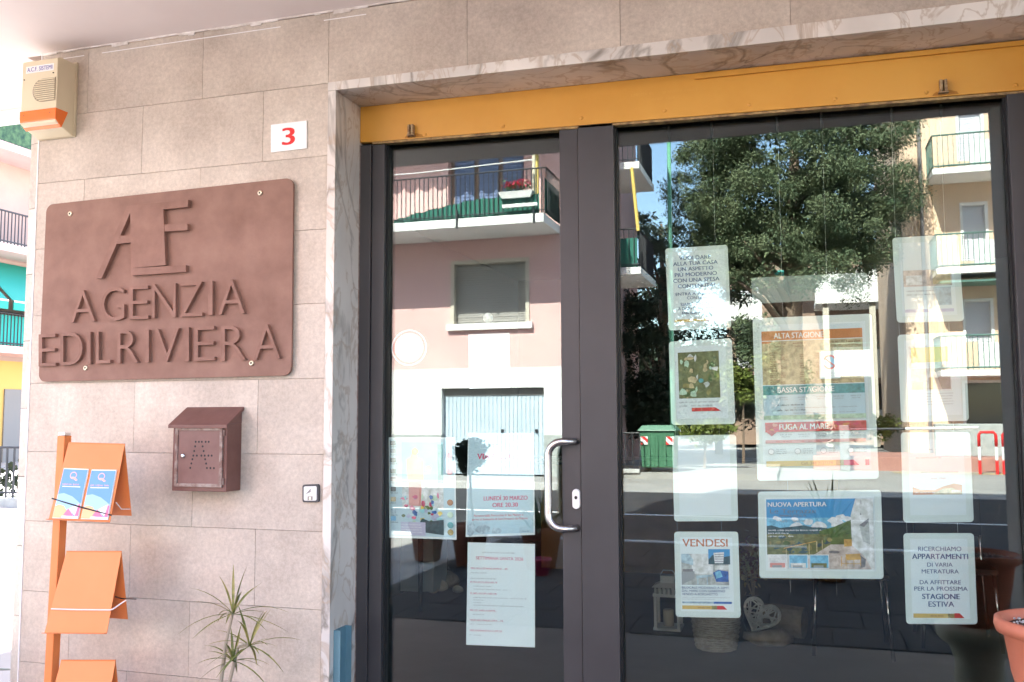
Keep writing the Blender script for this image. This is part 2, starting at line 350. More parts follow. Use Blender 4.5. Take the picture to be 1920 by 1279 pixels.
# stoneware tiles, half bonded
ZL0 = 1.25
def tile(x0, x1, z0, z1):
    if x1 - x0 < .02 or z1 - z0 < .02: return
    g = .0009; MB().box(x0 + g, x1 - g, random.uniform(-.0006, .0006), .0115, z0 + g, z1 - g).build("tile", M_tile, shop)
for k in range(-5, 6):
    z0 = max(.0, ZL0 + .3 * k); z1 = ZL0 + .3 * (k + 1); ph = 0.0 if k % 2 == 0 else .3
    if k == 5: z1 = 3.045
    n = -4
    while True:
        a = ph + .6 * n; b = a + .6; n += 1
        if a > 5: break
        for lo, hi in (((-1.158, 5.0),) if k == 5 else ((-1.158, .304), (3.061, 5.0))):
            if b > lo and a < hi: tile(max(a, lo), min(b, hi), z0, z1)
MB().box(-1.1645, -1.1585, -.002, .02, 0, 3.05).build("corner_trim", M_trim, shop)
for k in range(-5, 6):                              # narrow chamfered tiles on the corner
    z0 = max(.0, ZL0 + .3 * k - .11); z1 = min(3.05, ZL0 + .3 * (k + 1) - .11); g = .0015
    a = [(-1.165, 0, z0 + g), (-1.165, 0, z1 - g), (-1.222, .018, z1 - g), (-1.222, .018, z0 + g)]
    MB().hexa(a, [(p[0] + .001, p[1] + .06, p[2]) for p in a]).build("tile", M_tile, shop)
# torn plaster line where the wall meets the soffit
pl = MB(); x = -1.16; zz = 3.03
while x < 1.6:
    dx = random.uniform(.02, .09); h = random.choice((.007, .008, .012, .014, .01, .022)) * (.8 if x < .45 else .5)
    pl.box(x, x + dx, -.006, -.0008, 3.052 - h, 3.052); x += dx
pl.build("plaster_edge", M_plaster2, shop)
pl = MB(); x = -1.05
while x < .45:
    dx = random.uniform(.05, .22); pl.box(x, x + dx, -.0016, -.0008, 3.014, 3.018) if random.random() < .7 else None; x += dx
o = pl.build("sealant_smear", M_trim, shop); o["kind"] = "stuff"
# marble surround of the shopfront
jb = MB(); jb.box(.3055, .3425, -.012, .36, 0, 2.712); jb.build("marble_jamb", M_marble, shop, bevel=.002)
jb = MB(); jb.box(2.955, 3.06, -.012, .36, 0, 2.68); jb.build("marble_jamb", M_marble, shop, bevel=.002)
def slab_px(x0, x1, y0, y1, za0, za1, zb0, zb1):   # za: left end bottom/top, zb: right end
    a = [(x0, y0, za0), (x1, y0, zb0), (x1, y0, zb1), (x0, y0, za1)]; return MB().hexa(a, [(p[0], y1, p[2]) for p in a])
slab_px(.3055, 3.06, -.014, .36, 2.7125, 2.7475, 2.682, 2.7475).build("marble_lintel", M_marble, shop, bevel=.002)
# room behind the glass
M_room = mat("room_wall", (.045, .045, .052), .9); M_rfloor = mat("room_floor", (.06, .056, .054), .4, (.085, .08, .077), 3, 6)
def sroom(n, m, *a): return struct(MB().box(*a).build(n, m))
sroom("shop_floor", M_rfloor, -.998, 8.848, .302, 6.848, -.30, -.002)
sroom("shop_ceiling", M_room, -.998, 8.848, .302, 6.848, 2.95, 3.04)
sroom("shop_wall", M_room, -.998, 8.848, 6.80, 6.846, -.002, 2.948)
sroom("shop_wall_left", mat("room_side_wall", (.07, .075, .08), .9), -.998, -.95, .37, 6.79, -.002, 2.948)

# ------------------------------------------------------------------ shopfront: shutter box, door, window
sb = empty("shutter_box", (1.65, .3, 2.53), "yellow painted roller shutter box running above the glass door and window", "shutter box")
slab_px(.344, 2.954, .20, .232, 2.556, 2.7118, 2.504, 2.6815).build("cover", M_yellow, sb, bevel=.003)
slab_px(1.75, 2.95, .188, .1985, 2.668, 2.682, 2.660, 2.676).build("top_strip", M_yellow, sb)
slab_px(.40, 2.95, .205, .24, 2.546, 2.5545, 2.494, 2.5025).build("bottom_lip", mat("lip_grime", (.16, .10, .05), .7, (.45, .30, .12), 30, 4), sb)
bolts = [(678, 266), (797, 255), (943, 239), (1090, 224), (1246, 210), (1405, 199), (1566, 188), (1737, 176), (1905, 162)]
for u, v in bolts:
    p = at(u, v - 3, .198)
    b = MB(); b.lathe((0, 0, 0), [(.0075, 0), (.0065, .003), (.002, .0045)], 10); b.v = [(p.x + x, .2 - z, p.z + y) for x, y, z in b.v]; b.build("bolt", M_yellow, sb)
for u, v in ((773, 256), (1768, 176)):
    p = at(u, v, .2); b = MB()
    b.box(p.x - .016, p.x + .016, .178, .1998, p.z - .002, p.z + .004); b.box(p.x - .012, p.x - .003, .176, .1998, p.z + .004, p.z + .045)
    b.box(p.x + .003, p.x + .012, .176, .1998, p.z + .004, p.z + .045); b.box(p.x - .003, p.x + .003, .184, .192, p.z + .03, p.z + .045)
    b.build("lock_bracket", mat("bracket_rust_%d" % u, (.16, .07, .03), .7, (.42, .30, .16), 60, 5), sb, bevel=.0015)
    st_ = MB(); st_.face([(p.x + dx_, .1993, p.z + dz_) for dx_, dz_ in ((-.035, -.005), (.05, -.006), (.045, .004), (.02, .012), (-.02, .010), (-.03, .003))]); st_.build("rust_stain", mat("rust_stain_%d" % u, (.40, .17, .025), .7), sb)
M_emb = mat("yellow_embossed", (.64, .33, .06), .5)
lt = MB(); q = pq((1183, 172), (1310, 160), (1311, 184), (1184, 196), .1995)
small_print(lt, q, 0, .98, .62, .26); small_print(lt, q, .3, .72, .15, .24); lt.build("embossed_lettering", M_emb, sb)

def bar(name, m, par, x0, x1, y0, y1, z0, z1, bev=.002): return box(name, m, par, x0, x1, y0, y1, z0, z1, bev)
door = empty("shop_door", (.85, .25, 0), "glass shop door in dark grey aluminium with a bent steel pull handle", "door")
bar("fixed_frame", M_frame, door, .345, .394, .204, .30, 0, 2.545)
b = MB(); b.box(.3425, .345, .20, .30, 0, 2.545); b.build("rust_edge", M_boxworn, door)
dl = MB(); dl.box(.396, .452, .214, .29, .012, 2.545); dl.build("stile", M_frame, door, bevel=.002)
dl = MB(); dl.box(1.212, 1.286, .214, .29, .012, 2.53); dl.build("stile", M_frame, door, bevel=.002)
bar("bottom_rail", M_frame, door, .452, 1.212, .2145, .289, .012, .16); bar("top_rail", M_frame, door, .452, 1.212, .236, .289, 2.63, 2.68)
MB().box(.452, .457, .235, .2595, .16, 2.63).build("gasket", M_frame2, door); MB().box(1.207, 1.212, .235, .2595, .16, 2.63).build("gasket", M_frame2, door)
MB().box(.4525, 1.2115, YG, YG + .012, .155, 2.635).build("glass_pane", M_glass, door)
hp = []                                            # cranked pull handle
m0 = at(1090, 828, .2); m1 = at(1090, 991, .2); hx = m0.x
zt, zb_ = m0.z, m1.z; xl = at(1029, 905, .175).x
def arc(cx, cz, r, q0, q1, y, n=7): return [(cx + r * math.cos(R_(q0 + (q1 - q0) * i / n)), y, cz + r * math.sin(R_(q0 + (q1 - q0) * i / n))) for i in range(n + 1)]
rr_ = .055
hp = [(1.268, .214, zt), (1.262, .19, zt), (1.245, .172, zt)] + arc(xl + rr_, zt - rr_, rr_, 90, 180, .165) + arc(xl + rr_, zb_ + rr_, rr_, 180, 270, .165) + [(1.245, .172, zb_), (1.262, .19, zb_), (1.268, .214, zb_)]
MB().tube(hp, .0145, 14).build("handle", M_steel, door, smooth=True)
p = at(1080, 936, .205); e = MB(); n = 20
ring = lambda r, h, y: [(p.x + r * math.cos(2 * math.pi * i / n), y, p.z + r * math.sin(2 * math.pi * i / n) + (h if math.sin(2 * math.pi * i / n) > 0 else -h)) for i in range(n)]
e.prism(ring(.0145, .022, .203), ring(.0165, .022, .2138)); lk = e.build("lock", M_trim, door, bevel=.001)
e = MB(); e.prism([(p.x + .006 * math.cos(i * .785), .2015, p.z + .006 + .007 * math.sin(i * .785)) for i in range(8)], [(p.x + .006 * math.cos(i * .785), .2028, p.z + .006 + .007 * math.sin(i * .785)) for i in range(8)]); e.build("keyhole", M_black, lk)

win = empty("shop_window", (2.1, .25, 0), "large fixed shop window in dark grey aluminium hung with paper notices", "window")
bar("mullion", M_frame, win, 1.289, 1.430, .205, .30, 0, 2.54); bar("stile", M_frame, win, 2.805, 2.953, .205, .30, 0, 2.50)
bar("bottom_rail", M_frame, win, 1.430, 2.805, .206, .30, 0, .12); bar("top_rail", M_frame, win, 1.430, 2.805, .236, .30, 2.62, 2.67)
MB().box(1.430, 1.436, .235, .2595, .12, 2.62).build("gasket", M_frame2, win); MB().box(2.799, 2.805, .235, .2595, .12, 2.62).build("gasket", M_frame2, win)
MB().box(1.4305, 2.8045, YG, YG + .012, .118, 2.625).build("glass_pane", M_glass, win)

# ------------------------------------------------------------------ things on the wall
# rusty steel sign
YS = -.022
sq = pq((87, 384), (550, 333), (546, 704), (72, 716), YS)
sign = empty("shop_sign", sq.pt(.5, 0), "big rusty steel sign plate with raised letters reading AE AGENZIA EDILRIVIERA", "sign")
MB().prism(sq.round(.035, 0, 6), sq.round(.035, -.012, 6)).build("plate", M_corten, sign, bevel=.0012)
def prism_px(mb, pts, Y, th): mb.prism([at(u, v, Y) + Vector((0, -th, 0)) for u, v in pts], [at(u, v, Y) for u, v in pts])
ae = MB()
for poly in ([(244, 388), (358.7, 376.7), (358, 390), (312, 394.6), (250, 401)], [(250, 401), (312, 394.6), (316, 498.6), (252, 504)],
             [(252, 504), (354, 498.6), (354, 511), (252.5, 518)], [(314, 423), (357, 421.5), (357, 433), (314.4, 436)],
             [(244, 388), (250, 401), (197, 523), (186, 523)], [(232, 443.6), (250.8, 443), (251.2, 456), (225, 459)]):
    prism_px(ae, poly, YS - .0005, .020)
ae.build("letter", M_corten2, sign)
rows = [("A", 138, 183, 545, 604), ("G", 195, 238, 540, 602), ("E", 247, 283, 537, 599), ("N", 290, 334, 533, 596), ("Z", 342, 384, 530, 594), ("I", 395, 403, 528, 591.5), ("A", 414, 463, 525, 589.5),
        ("E", 78, 110, 627, 687), ("D", 119, 160, 624, 684.5), ("I", 168, 175, 623, 683), ("L", 185, 212, 622, 681.5), ("R", 225, 264, 620, 681), ("I", 277, 284, 619, 679.5), ("V", 296, 340, 617, 679),
        ("I", 351, 359, 614.5, 677.5), ("E", 368, 407, 613, 676.5), ("R", 419, 465, 611.5, 676), ("A", 480, 529, 609, 674)]
for ch, u0, u1, v0, v1 in rows:
    d = -(u1 - u0) * .045; q = pq((u0, v0 - d / 2), (u1, v0 + d / 2), (u1, v1 + d / 2), (u0, v1 - d / 2), YS - .0005)
    l = MB(); lettering(l, q, ch, 0, 1, 0, 1, off=.0, bold=(-.012 if ch != "I" else 0), thick=.017, fit='box'); l.build("letter", M_corten2, sign)
for u, v in ((132, 401), (488, 362), (161, 690), (472, 681)):
    p = at(u, v, YS); b = MB(); b.lathe((0, 0, 0), [(.011, 0), (.0105, .004), (.006, .007), (.0055, .005), (.001, .005)], 12)
    b.v = [(p.x + x, YS - z, p.z + y) for x, y, z in b.v]; sc = b.build("screw", M_brass, sign, smooth=True)
    b = MB(); b.prism([(p.x + .0045 * math.cos(i * 1.047), YS - .0056, p.z + .0045 * math.sin(i * 1.047)) for i in range(6)], [(p.x + .0045 * math.cos(i * 1.047), YS - .0052, p.z + .0045 * math.sin(i * 1.047)) for i in range(6)]); b.build("socket", M_black, sc)
# house number
hq = pq((508, 234), (575, 226), (575, 278), (508, 286), -.006)
hn = empty("house_number", hq.pt(.5, 0), "white house number plate with a red 3 high on the tiled wall", "number plate")
MB().prism(hq.round(.002, 0, 2), hq.round(.002, -.005, 2)).build("plate", mat("enamel_white", (.84, .84, .84), .25), hn)
l = MB(); lettering(l, hq, "3", .33, .66, .2, .82, bold=.02, fit='box'); l.build("numeral", M_redink, hn)
# alarm siren
sr = empty("alarm_siren", (-1.05, -.06, 2.66), "cream alarm siren box with an orange lamp at the wall corner under the soffit", "alarm siren")
X0, X1 = -1.149, -.957
bz = MB(); prof = [(-.02, 2.645), (-.118, 2.683), (-.118, 2.965), (-.10, 2.975), (-.002, 2.975), (-.002, 2.655)]
bz.prism([(X0, y, z) for y, z in prof], [(X1, y, z) for y, z in prof]); bd = bz.build("body", M_beige, sr, bevel=.004)
bz = MB(); bz.box(X0 - .004, X1 + .004, -.014, -.0008, 2.645, 2.985); bz.build("back_plate", M_beige2, sr, bevel=.003)
dq = lambda z: None
gr = MB(); cz, cx_ = 2.828, -1.035                   # half-round grille, open to the right
pts = [(X1 - .006, cz + .052)] + [(cx_ + .052 * math.cos(R_(q)), cz + .052 * math.sin(R_(q))) for q in range(90, 271, 15)] + [(X1 - .006, cz - .052)]
gr.prism([(x, -.1195, z) for x, z in pts], [(x, -.117, z) for x, z in pts]); gp = gr.build("grille", mat("siren_recess", (.30, .25, .18), .6), sr)
for i in range(11):
    z = cz - .046 + i * .0092; hw = math.sqrt(max(0, .05 ** 2 - (z - cz) ** 2)); MB().box(cx_ - hw + .006, X1 - .008, -.1235, -.1196, z - .0024, z + .0024).build("slat", M_beige, gp)
LN = ((-.122, 2.742), (-.122, 2.694), (-.085, 2.664), (-.05, 2.742)); ln = MB(); ln.prism([(X0 - .002, y, z) for y, z in LN], [(X1 + .002, y, z) for y, z in LN]); ln.build("lamp_lens", M_orange_l, sr, bevel=.002)
lq = Quad((X0 + .02, -.1186, 2.944), (X1 - .02, -.1186, 2.944), (X1 - .02, -.1186, 2.912), (X0 + .02, -.1186, 2.912))
st = MB(); st.face(lq.rect(0, 1, 0, 1)); st = st.build("sticker", M_white, sr); l = MB(); lettering(l, lq, "A.C.F. SISTEMI", .05, .95, .22, .8, bold=.01); l.build("lettering", mat("violet_ink", (.10, .09, .36), .5), st)
for x, z in ((X0 + .014, 2.885), (X1 - .02, 2.90), (X0 + .02, 2.722), (X1 - .03, 2.722)):
    MB().box(x - .002, x + .002, -.1224, -.1184, z - .002, z + .002).build("screw", M_black, sr)
# mailbox
mbx = empty("mailbox", (-.2, -.05, 1.10), "small rusty brown mailbox with a sloping lid and AE punched in dots", "mailbox")
XL, XR, YF = -.325, -.072, -.1
MB().box(XL, XR, YF, -.001, 1.104, 1.372).build("body", M_box, mbx, bevel=.003)
rf = MB(); a = [(XL - .012, YF - .018, 1.368), (XR + .01, YF - .018, 1.368), (XR + .01, -.001, 1.440), (XL - .012, -.001, 1.440)]
rf.hexa(a, [(x, y, z - .014) for x, y, z in a]); rf.build("lid", M_box, mbx, bevel=.002)
sk = MB(); sk.prism([(XR - .001, -.001, 1.426), (XR - .001, -.001, 1.372), (XR - .001, YF, 1.372)], [(XR - .004, -.001, 1.426), (XR - .004, -.001, 1.372), (XR - .004, YF, 1.372)]); sk.build("lid_cheek", M_box, mbx)
dfx0, dfx1, dz0, dz1 = XL + .016, XR - .016, 1.122, 1.358
fr = MB(); t = .013
fr.box(dfx0, dfx0 + t, YF - .009, YF - .0005, dz0, dz1); fr.box(dfx1 - t, dfx1, YF - .009, YF - .0005, dz0, dz1); fr.box(dfx0 + t, dfx1 - t, YF - .0088, YF - .0005, dz0, dz0 + t); fr.box(dfx0 + t, dfx1 - t, YF - .0088, YF - .0005, dz1 - t, dz1)
dr = fr.build("door_frame", M_boxworn, mbx, bevel=.001)
pn = box("door_panel", mat("mailbox_panel", (.165, .085, .072), .6, (.235, .13, .112), 8, 8, .3, .7, bump=.15, bsc=80), mbx, dfx0 + t, dfx1 - t, YF - .004, YF - .0006, dz0 + t, dz1 - t)
dots = [(404, 558), (447, 558), (486, 558), (537, 558), (577, 558), (397, 619), (497, 619), (384, 681), (510, 681), (372, 742), (420, 742), (480, 742), (524, 742), (574, 742), (617, 742), (360, 790), (530, 790), (346, 846), (543, 848), (332, 905), (554, 907), (600, 908), (647, 909)]
hole = MB()
for x, y in dots:
    p = at(310 + x / 7.107, 750 + y / 7.107, YF - .0045); hole.face([(p.x + .0044 * math.cos(i * .785), YF - .0043, p.z + .0044 * math.sin(i * .785)) for i in range(8)])
hole.build("punched_dots", M_black, pn)
p = at(342, 855, YF - .01); k = MB(); k.lathe((0, 0, 0), [(.0095, 0), (.009, .005), (.0055, .007)], 14); k.v = [(p.x + x, YF - .0008 - z - .004, p.z + y) for x, y, z in k.v]; k.build("cam_lock", M_chrome, mbx, smooth=True)
for z in (1.335, 1.145): MB().tube([(dfx1 + .004, YF - .004, z - .012), (dfx1 + .004, YF - .004, z + .012)], .004, 8).build("hinge", M_boxworn, mbx)
# key switch
kq = pq((567, 909), (597, 908), (597, 942), (567, 942), -.014)
ks = empty("key_switch", kq.pt(.5, 0), "small square key switch with a dark rim beside the marble jamb", "switch")
MB().prism(kq.round(.008, 0, 3), kq.round(.008, -.0135, 3)).build("rim", mat("dark_plastic", (.06, .06, .065), .5), ks)
s2 = kq.sub(.1, .9, .1, .9, .002); fc = MB(); fc.prism(s2.round(.006, 0, 3), s2.round(.006, -.0018, 3)); fc = fc.build("face_plate", mat("switch_white", (.74, .72, .70), .4), ks)
g = MB(); g.face(s2.poly([(.15, .45), (.55, .85), (.55, .6)], .0006)); g.face(s2.rect(.3, .7, .04, .3, .0006)); g.build("emblem", mat("switch_grey", (.25, .24, .23), .5), fc)
g = MB(); g.face(s2.rect(.44, .56, .08, .26, .0012)); g.build("keyhole", M_brass, fc)
# teal channel on the jamb
p0 = at(622, 1172, .10); p1 = at(643, 1172, .10)
tg = MB(); tg.box(.343, .349, .02, .115, .02, p0.z); tg.box(.349, .372, .02, .026, .02, p0.z); tg.box(.349, .372, .109, .115, .02, p0.z); t_ = tg.build("shutter_guide", M_teal, origin=(.35, .07, .02))
tag(t_, "short teal metal channel fixed at the foot of the marble jamb", "channel")

# ------------------------------------------------------------------ notices behind the glass
M_acryl = mat("panel_acrylic", (.66, .74, .70), .35, spec=.5); M_paper = mat("paper", (.75, .82, .82), .7, spec=.2)  # blue cast of the skylight is mixed into the paper colour
M_wire = mat("steel_wire", (.45, .46, .45), .4, metal=.6)
I = {}
for n, c in (("navy", (.05, .09, .22)), ("rust", (.50, .17, .07)), ("ochre", (.66, .46, .14)), ("olive", (.30, .26, .10)), ("red", (.62, .05, .05)), ("grey", (.32, .34, .35)), ("dark", (.06, .07, .08)),
             ("orangeband", (.62, .25, .09)), ("tan", (.55, .45, .26)), ("teal", (.10, .32, .33)), ("paleblue", (.50, .66, .72)), ("wine", (.55, .09, .10)), ("rose", (.68, .35, .34)), ("sky", (.07, .30, .58)), ("sky2", (.20, .48, .70)),
             ("cloud", (.78, .80, .82)), ("hill", (.05, .10, .12)), ("green", (.10, .15, .05)), ("scrub", (.17, .18, .08)), ("cream", (.70, .72, .66)), ("sand", (.55, .47, .42)), ("wood", (.55, .33, .10)), ("shadow", (.20, .19, .20)),
             ("blue", (.05, .13, .38)), ("floorgrey", (.42, .44, .42)), ("cyan", (.35, .68, .72)), ("pink", (.78, .20, .33)), ("yellow", (.80, .60, .12)), ("skin", (.75, .42, .26)), ("white", (.84, .84, .84)), ("brown", (.30, .15, .06)),
             ("lilac", (.50, .50, .66)), ("palegreen", (.46, .62, .46)), ("crimson", (.60, .07, .16)), ("bluegrey", (.40, .52, .58)), ("lightred", (.72, .30, .26))):
    I[n] = ink("ink_" + n, c) if n not in ("hill", "green", "scrub", "cloud", "sand", "cream", "floorgrey", "tan", "olive", "bluegrey", "wood", "shadow", "sky2", "palegreen", "blue", "teal", "wine") else mat("ink_" + n, tuple(v * .72 for v in c), .55, tuple(min(.85, v * 1.3) for v in c), 48, 8, .36, .64, spec=.3)
class Print:                                      # a flat printed picture: polygons of several inks on one sheet
    def __init__(s, q): s.q = q; s.mb = MB(); s.names = []; s.lay = 0
    def use(s, n):
        if n not in s.names: s.names.append(n)
        s.mb.mi = s.names.index(n); s.lay += 1
    @property
    def off(s): return .0004 + s.lay * .00006
    def rect(s, n, a0, a1, t0, t1): s.use(n); s.mb.face(s.q.rect(a0, a1, t0, t1, s.off)); return s
    def poly(s, n, pts): s.use(n); s.mb.face(s.q.poly(pts, s.off)); return s
    def blob(s, n, a, t, ra, rt, k=14, j=.0):
        s.use(n); s.mb.face(s.q.poly([(a + ra * math.cos(6.283 * i / k) * (1 + random.uniform(-j, j)), t + rt * math.sin(6.283 * i / k) * (1 + random.uniform(-j, j))) for i in range(k)], s.off)); return s
    def text(s, n, txt, a0, a1, t0, t1, bold=.012): s.use(n); lettering(s.mb, s.q, txt, a0, a1, t0, t1, s.off, bold); return s
    def tiny(s, n, a0, a1, t, h, gap=.25): s.use(n); small_print(s.mb, s.q, a0, a1, t, h, s.off, gap=gap); return s
    def build(s, parent, name="print"): return s.mb.build(name, [I[n] for n in s.names], parent, smooth='keep') if s.mb.f else None

YP = .315
def panel(label, tl, tr, br, bl, sheet=None, name="display_panel"):
    q = pq(tl, tr, br, bl, YP); o = empty(name, q.pt(.5, 0), label, "display panel", "notices hung in the shop window")
    MB().prism(q.round(.012, 0, 4), q.round(.012, -.006, 4)).build("acrylic_holder", M_acryl, o, bevel=.001)
    if not sheet: return o, None
    sq_ = q.sub(sheet[0], sheet[1], sheet[2], sheet[3], .0012); m = MB(); m.face(sq_.rect(0, 1, 0, 1)); sh = m.build("paper_sheet", M_paper, o); ORG[sh.name] = ORG[o.name]
    return o, (Print(sq_), sh)
SH = (.09, .90, .07, .93)
# left column
o, (P, sh) = panel("acrylic panel asking VUOI DARE ALLA TUA CASA, top of the left column", (1247, 466), (1364, 459), (1371, 615), (1254, 620), (.05, .95, .05, .95))
for txt, a0, a1, t in (("VUOI DARE", .19, .75, .885), ("ALLA TUA CASA", .08, .87, .81), ("UN ASPETTO", .16, .79, .735), ("PIÙ MODERNO", .10, .85, .66), ("CON UNA SPESA", .07, .89, .583), ("CONTENUTA?", .15, .81, .505)):
    P.text("navy", txt, a0, a1, t, t + .05)
for txt, a0, a1, t in (("ENTRA A", .1, .46, .405), ("CON", .3, .47, .35), ("SIAMO PRONTI", .18, .76, .265), ("A DARTI CON", .13, .6, .21)): P.text("navy", txt, a0, a1, t, t + .04, .004)
P.tiny("navy", .5, .83, .405, .035).tiny("navy", .5, .66, .35, .035).tiny("navy", .63, .84, .21, .035).tiny("navy", .2, .78, .155, .035)
P.rect("ochre", .06, .62, .05, .085).poly("red", [(.62, .05), (.86, .05), (.78, .09), (.62, .09)]); P.build(sh)
o, (P, sh) = panel("acrylic panel with a flower and foliage photo, second of the left column", (1254, 641), (1372, 634), (1379, 795), (1259, 797), SH)
P.rect("scrub", .06, .86, .28, .92)
for i in range(46): P.blob(random.choice(("green", "tan", "cream", "scrub", "olive", "palegreen")), random.uniform(.12, .80), random.uniform(.33, .86), random.uniform(.02, .08), random.uniform(.02, .06), 7, .4)
P.blob("teal", .5, .52, .05, .03).tiny("grey", .06, .86, .22, .02).tiny("grey", .06, .7, .17, .02).poly("red", [(.3, .10), (.86, .10), (.75, .15), (.3, .15)]); P.build(sh)
o, (P, sh) = panel("blank white acrylic panel, third of the left column", (1260, 817), (1380, 815), (1384, 977), (1264, 978), SH)
o, (P, sh) = panel("acrylic panel headed VENDESI with flat photos, bottom of the left column", (1264, 997), (1384, 997), (1389, 1159), (1267, 1157), (.09, .905, .07, .935))
P.text("rust", "VENDESI", .05, .91, .875, .975, .02)
P.rect("floorgrey", .02, .92, .355, .775).rect("cream", .22, .62, .5, .775).poly("grey", [(.02, .54), (.27, .54), (.27, .44), (.02, .36)]).poly("bluegrey", [(.02, .66), (.02, .775), (.16, .775), (.25, .70), (.25, .62)]).rect("shadow", .04, .24, .535, .57).rect("cream", .5, .62, .48, .74)
P.poly("bluegrey", [(.3, .44), (.6, .47), (.62, .5), (.3, .48)]).rect("bluegrey", .32, .34, .36, .45).rect("bluegrey", .5, .52, .36, .46).poly("blue", [(.62, .52), (.72, .56), (.91, .54), (.91, .40), (.68, .40)]).poly("sky2", [(.66, .53), (.76, .55), (.8, .47), (.68, .44)]).rect("cream", .66, .92, .565, .62)
P.rect("sky", .54, .95, .635, .84).poly("hill", [(.54, .635), (.95, .635), (.95, .75), (.8, .73), (.62, .76), (.54, .70)]).poly("cloud", [(.66, .65), (.82, .65), (.84, .80), (.64, .79)])
for k in range(4): P.rect("shadow", .66, .83, .67 + k * .032, .678 + k * .032)
P.text("navy", "BILOCALE MODERNO A 50MT.", .02, .93, .305, .335, .002).text("navy", "DAL MARE CON GIARDINO", .02, .84, .262, .292, .002).text("navy", "VENDO A BORGHETTO", .02, .70, .218, .248, .002)
P.tiny("grey", .02, .94, .185, .01).tiny("grey", .02, .66, .162, .01).rect("bluegrey", .02, .62, .107, .135).rect("blue", .62, .96, .107, .135).tiny("navy", .04, .6, .113, .014).rect("ochre", .02, .62, .03, .08).rect("olive", .58, .68, .03, .08).poly("red", [(.68, .03), (.87, .03), (.8, .08), (.68, .08)]).tiny("brown", .32, .56, .045, .02); P.build(sh)
# middle column
o, _ = panel("wide empty strip of clear acrylic above the price list", (1408, 521), (1626, 511), (1629, 558), (1411, 570))
def clear_acrylic():
    m = bpy.data.materials.new("clear_acrylic"); m.use_nodes = True; N = m.node_tree.nodes; L = m.node_tree.links; b = N["Principled BSDF"]; b.inputs["Base Color"].default_value = (.66, .76, .71, 1); b.inputs["Roughness"].default_value = .3
    t = N.new("ShaderNodeBsdfTransparent"); t.inputs[0].default_value = (.86, .93, .90, 1); mx = N.new("ShaderNodeMixShader"); mx.inputs[0].default_value = .3
    L.new(t.outputs[0], mx.inputs[1]); L.new(b.outputs[0], mx.inputs[2]); L.new(mx.outputs[0], N["Material Output"].inputs[0]); return m
o.children[0].data.materials[0] = clear_acrylic()
o, (P, sh) = panel("tall acrylic panel with the ALTA STAGIONE price list, biggest in the window", (1411, 597), (1634, 588), (1648, 898), (1420, 902), (.055, .945, .06, .955))
P.rect("tan", .02, .97, .585, .885).rect("orangeband", .02, .97, .89, .955).poly("orangeband", [(.02, .885), (.12, .885), (.1, .87), (.02, .87)]).text("white", "ALTA STAGIONE", .14, .61, .903, .94, .014)
for a in (.13, .32, .66, .82): P.tiny("brown", a, a + .13, .862, .012).tiny("brown", a + .02, a + .11, .842, .01)
for r in range(4):
    P.tiny("brown", .09, .19, .80 - r * .062, .011)
    for k in range(3):
        P.tiny("brown", .095, .15, .785 - r * .062 - k * .014, .008)
        for a in (.2, .38, .53, .68, .84): P.tiny("brown", a, a + .045, .785 - r * .062 - k * .014, .008)
P.rect("paleblue", .02, .97, .37, .58).rect("teal", .02, .97, .515, .578).text("white", "BASSA STAGIONE", .16, .69, .53, .565, .014)
for a in (.17, .35, .52, .68, .84): P.tiny("grey", a, a + .1, .492, .01).tiny("grey", a + .01, a + .09, .478, .008)
for t in (.44, .405): P.tiny("dark", .15, .42, t, .011).tiny("grey", .3, .9, t - .02, .008)
P.rect("palegreen", .02, .97, .345, .375)
P.rect("wine", .03, .97, .262, .328).poly("wine", [(.04, .263), (.14, .263), (.09, .235)])
for i in range(26): P.blob(random.choice(("lightred", "red", "orangeband", "crimson")), random.uniform(.06, .94), random.uniform(.275, .315), random.uniform(.01, .035), random.uniform(.005, .012), 7, .4)
P.text("white", "FUGA AL MARE", .165, .62, .277, .314, .02)
for a in (.17, .34, .5, .66, .83): P.tiny("grey", a, a + .11, .24, .01).tiny("grey", a + .01, a + .1, .226, .008)
P.rect("rose", .03, .96, .186, .208).tiny("wine", .13, .28, .193, .009).tiny("wine", .37, .9, .193, .009, 4)
for a in (.05, .3, .54, .79):
    P.blob("grey", a + .03, .13, .03, .02).blob("white", a + .03, .13, .026, .017)
    for k in range(3): P.tiny("grey", a + .08, a + .18, .142 - k * .014, .008)
P.rect("ochre", .03, .75, .03, .066).rect("olive", .68, .78, .03, .066).poly("crimson", [(.75, .03), (.89, .03), (.84, .066), (.75, .066)]).rect("crimson", .945, .98, .028, .066).text("brown", "Cell. 348 2127374", .36, .65, .038, .058, .0); P.build(sh)
o, (P, sh) = panel("wide acrylic panel headed NUOVA APERTURA with a sunny terrace photo", (1421, 922), (1652, 919), (1657, 1086), (1424, 1084), (.055, .945, .085, .93))
P.rect("sky2", .015, .985, .55, .975).rect("sky", .015, .985, .72, .975)
for a, t, r in ((.1, .72, .03), (.13, .7, .03), (.28, .7, .035), (.4, .66, .05), (.63, .68, .05), (.7, .72, .05), (.66, .64, .06), (.76, .70, .04), (.5, .6, .07), (.3, .60, .06)): P.blob("cloud", a, t, r, r * .9, 10, .25)
P.poly("hill", [(.015, .40), (.015, .61), (.06, .62), (.14, .585), (.25, .60), (.36, .62), (.44, .59), (.52, .59), (.6, .57), (.6, .40)])
P.poly("green", [(.5, .54), (.64, .60), (.8, .70), (.8, .30), (.5, .30)]).rect("scrub", .015, .6, .22, .5)
for i in range(40): P.blob(random.choice(("scrub", "green", "olive", "hill")), random.uniform(.03, .6), random.uniform(.24, .5), random.uniform(.01, .04), random.uniform(.01, .03), 7, .4)
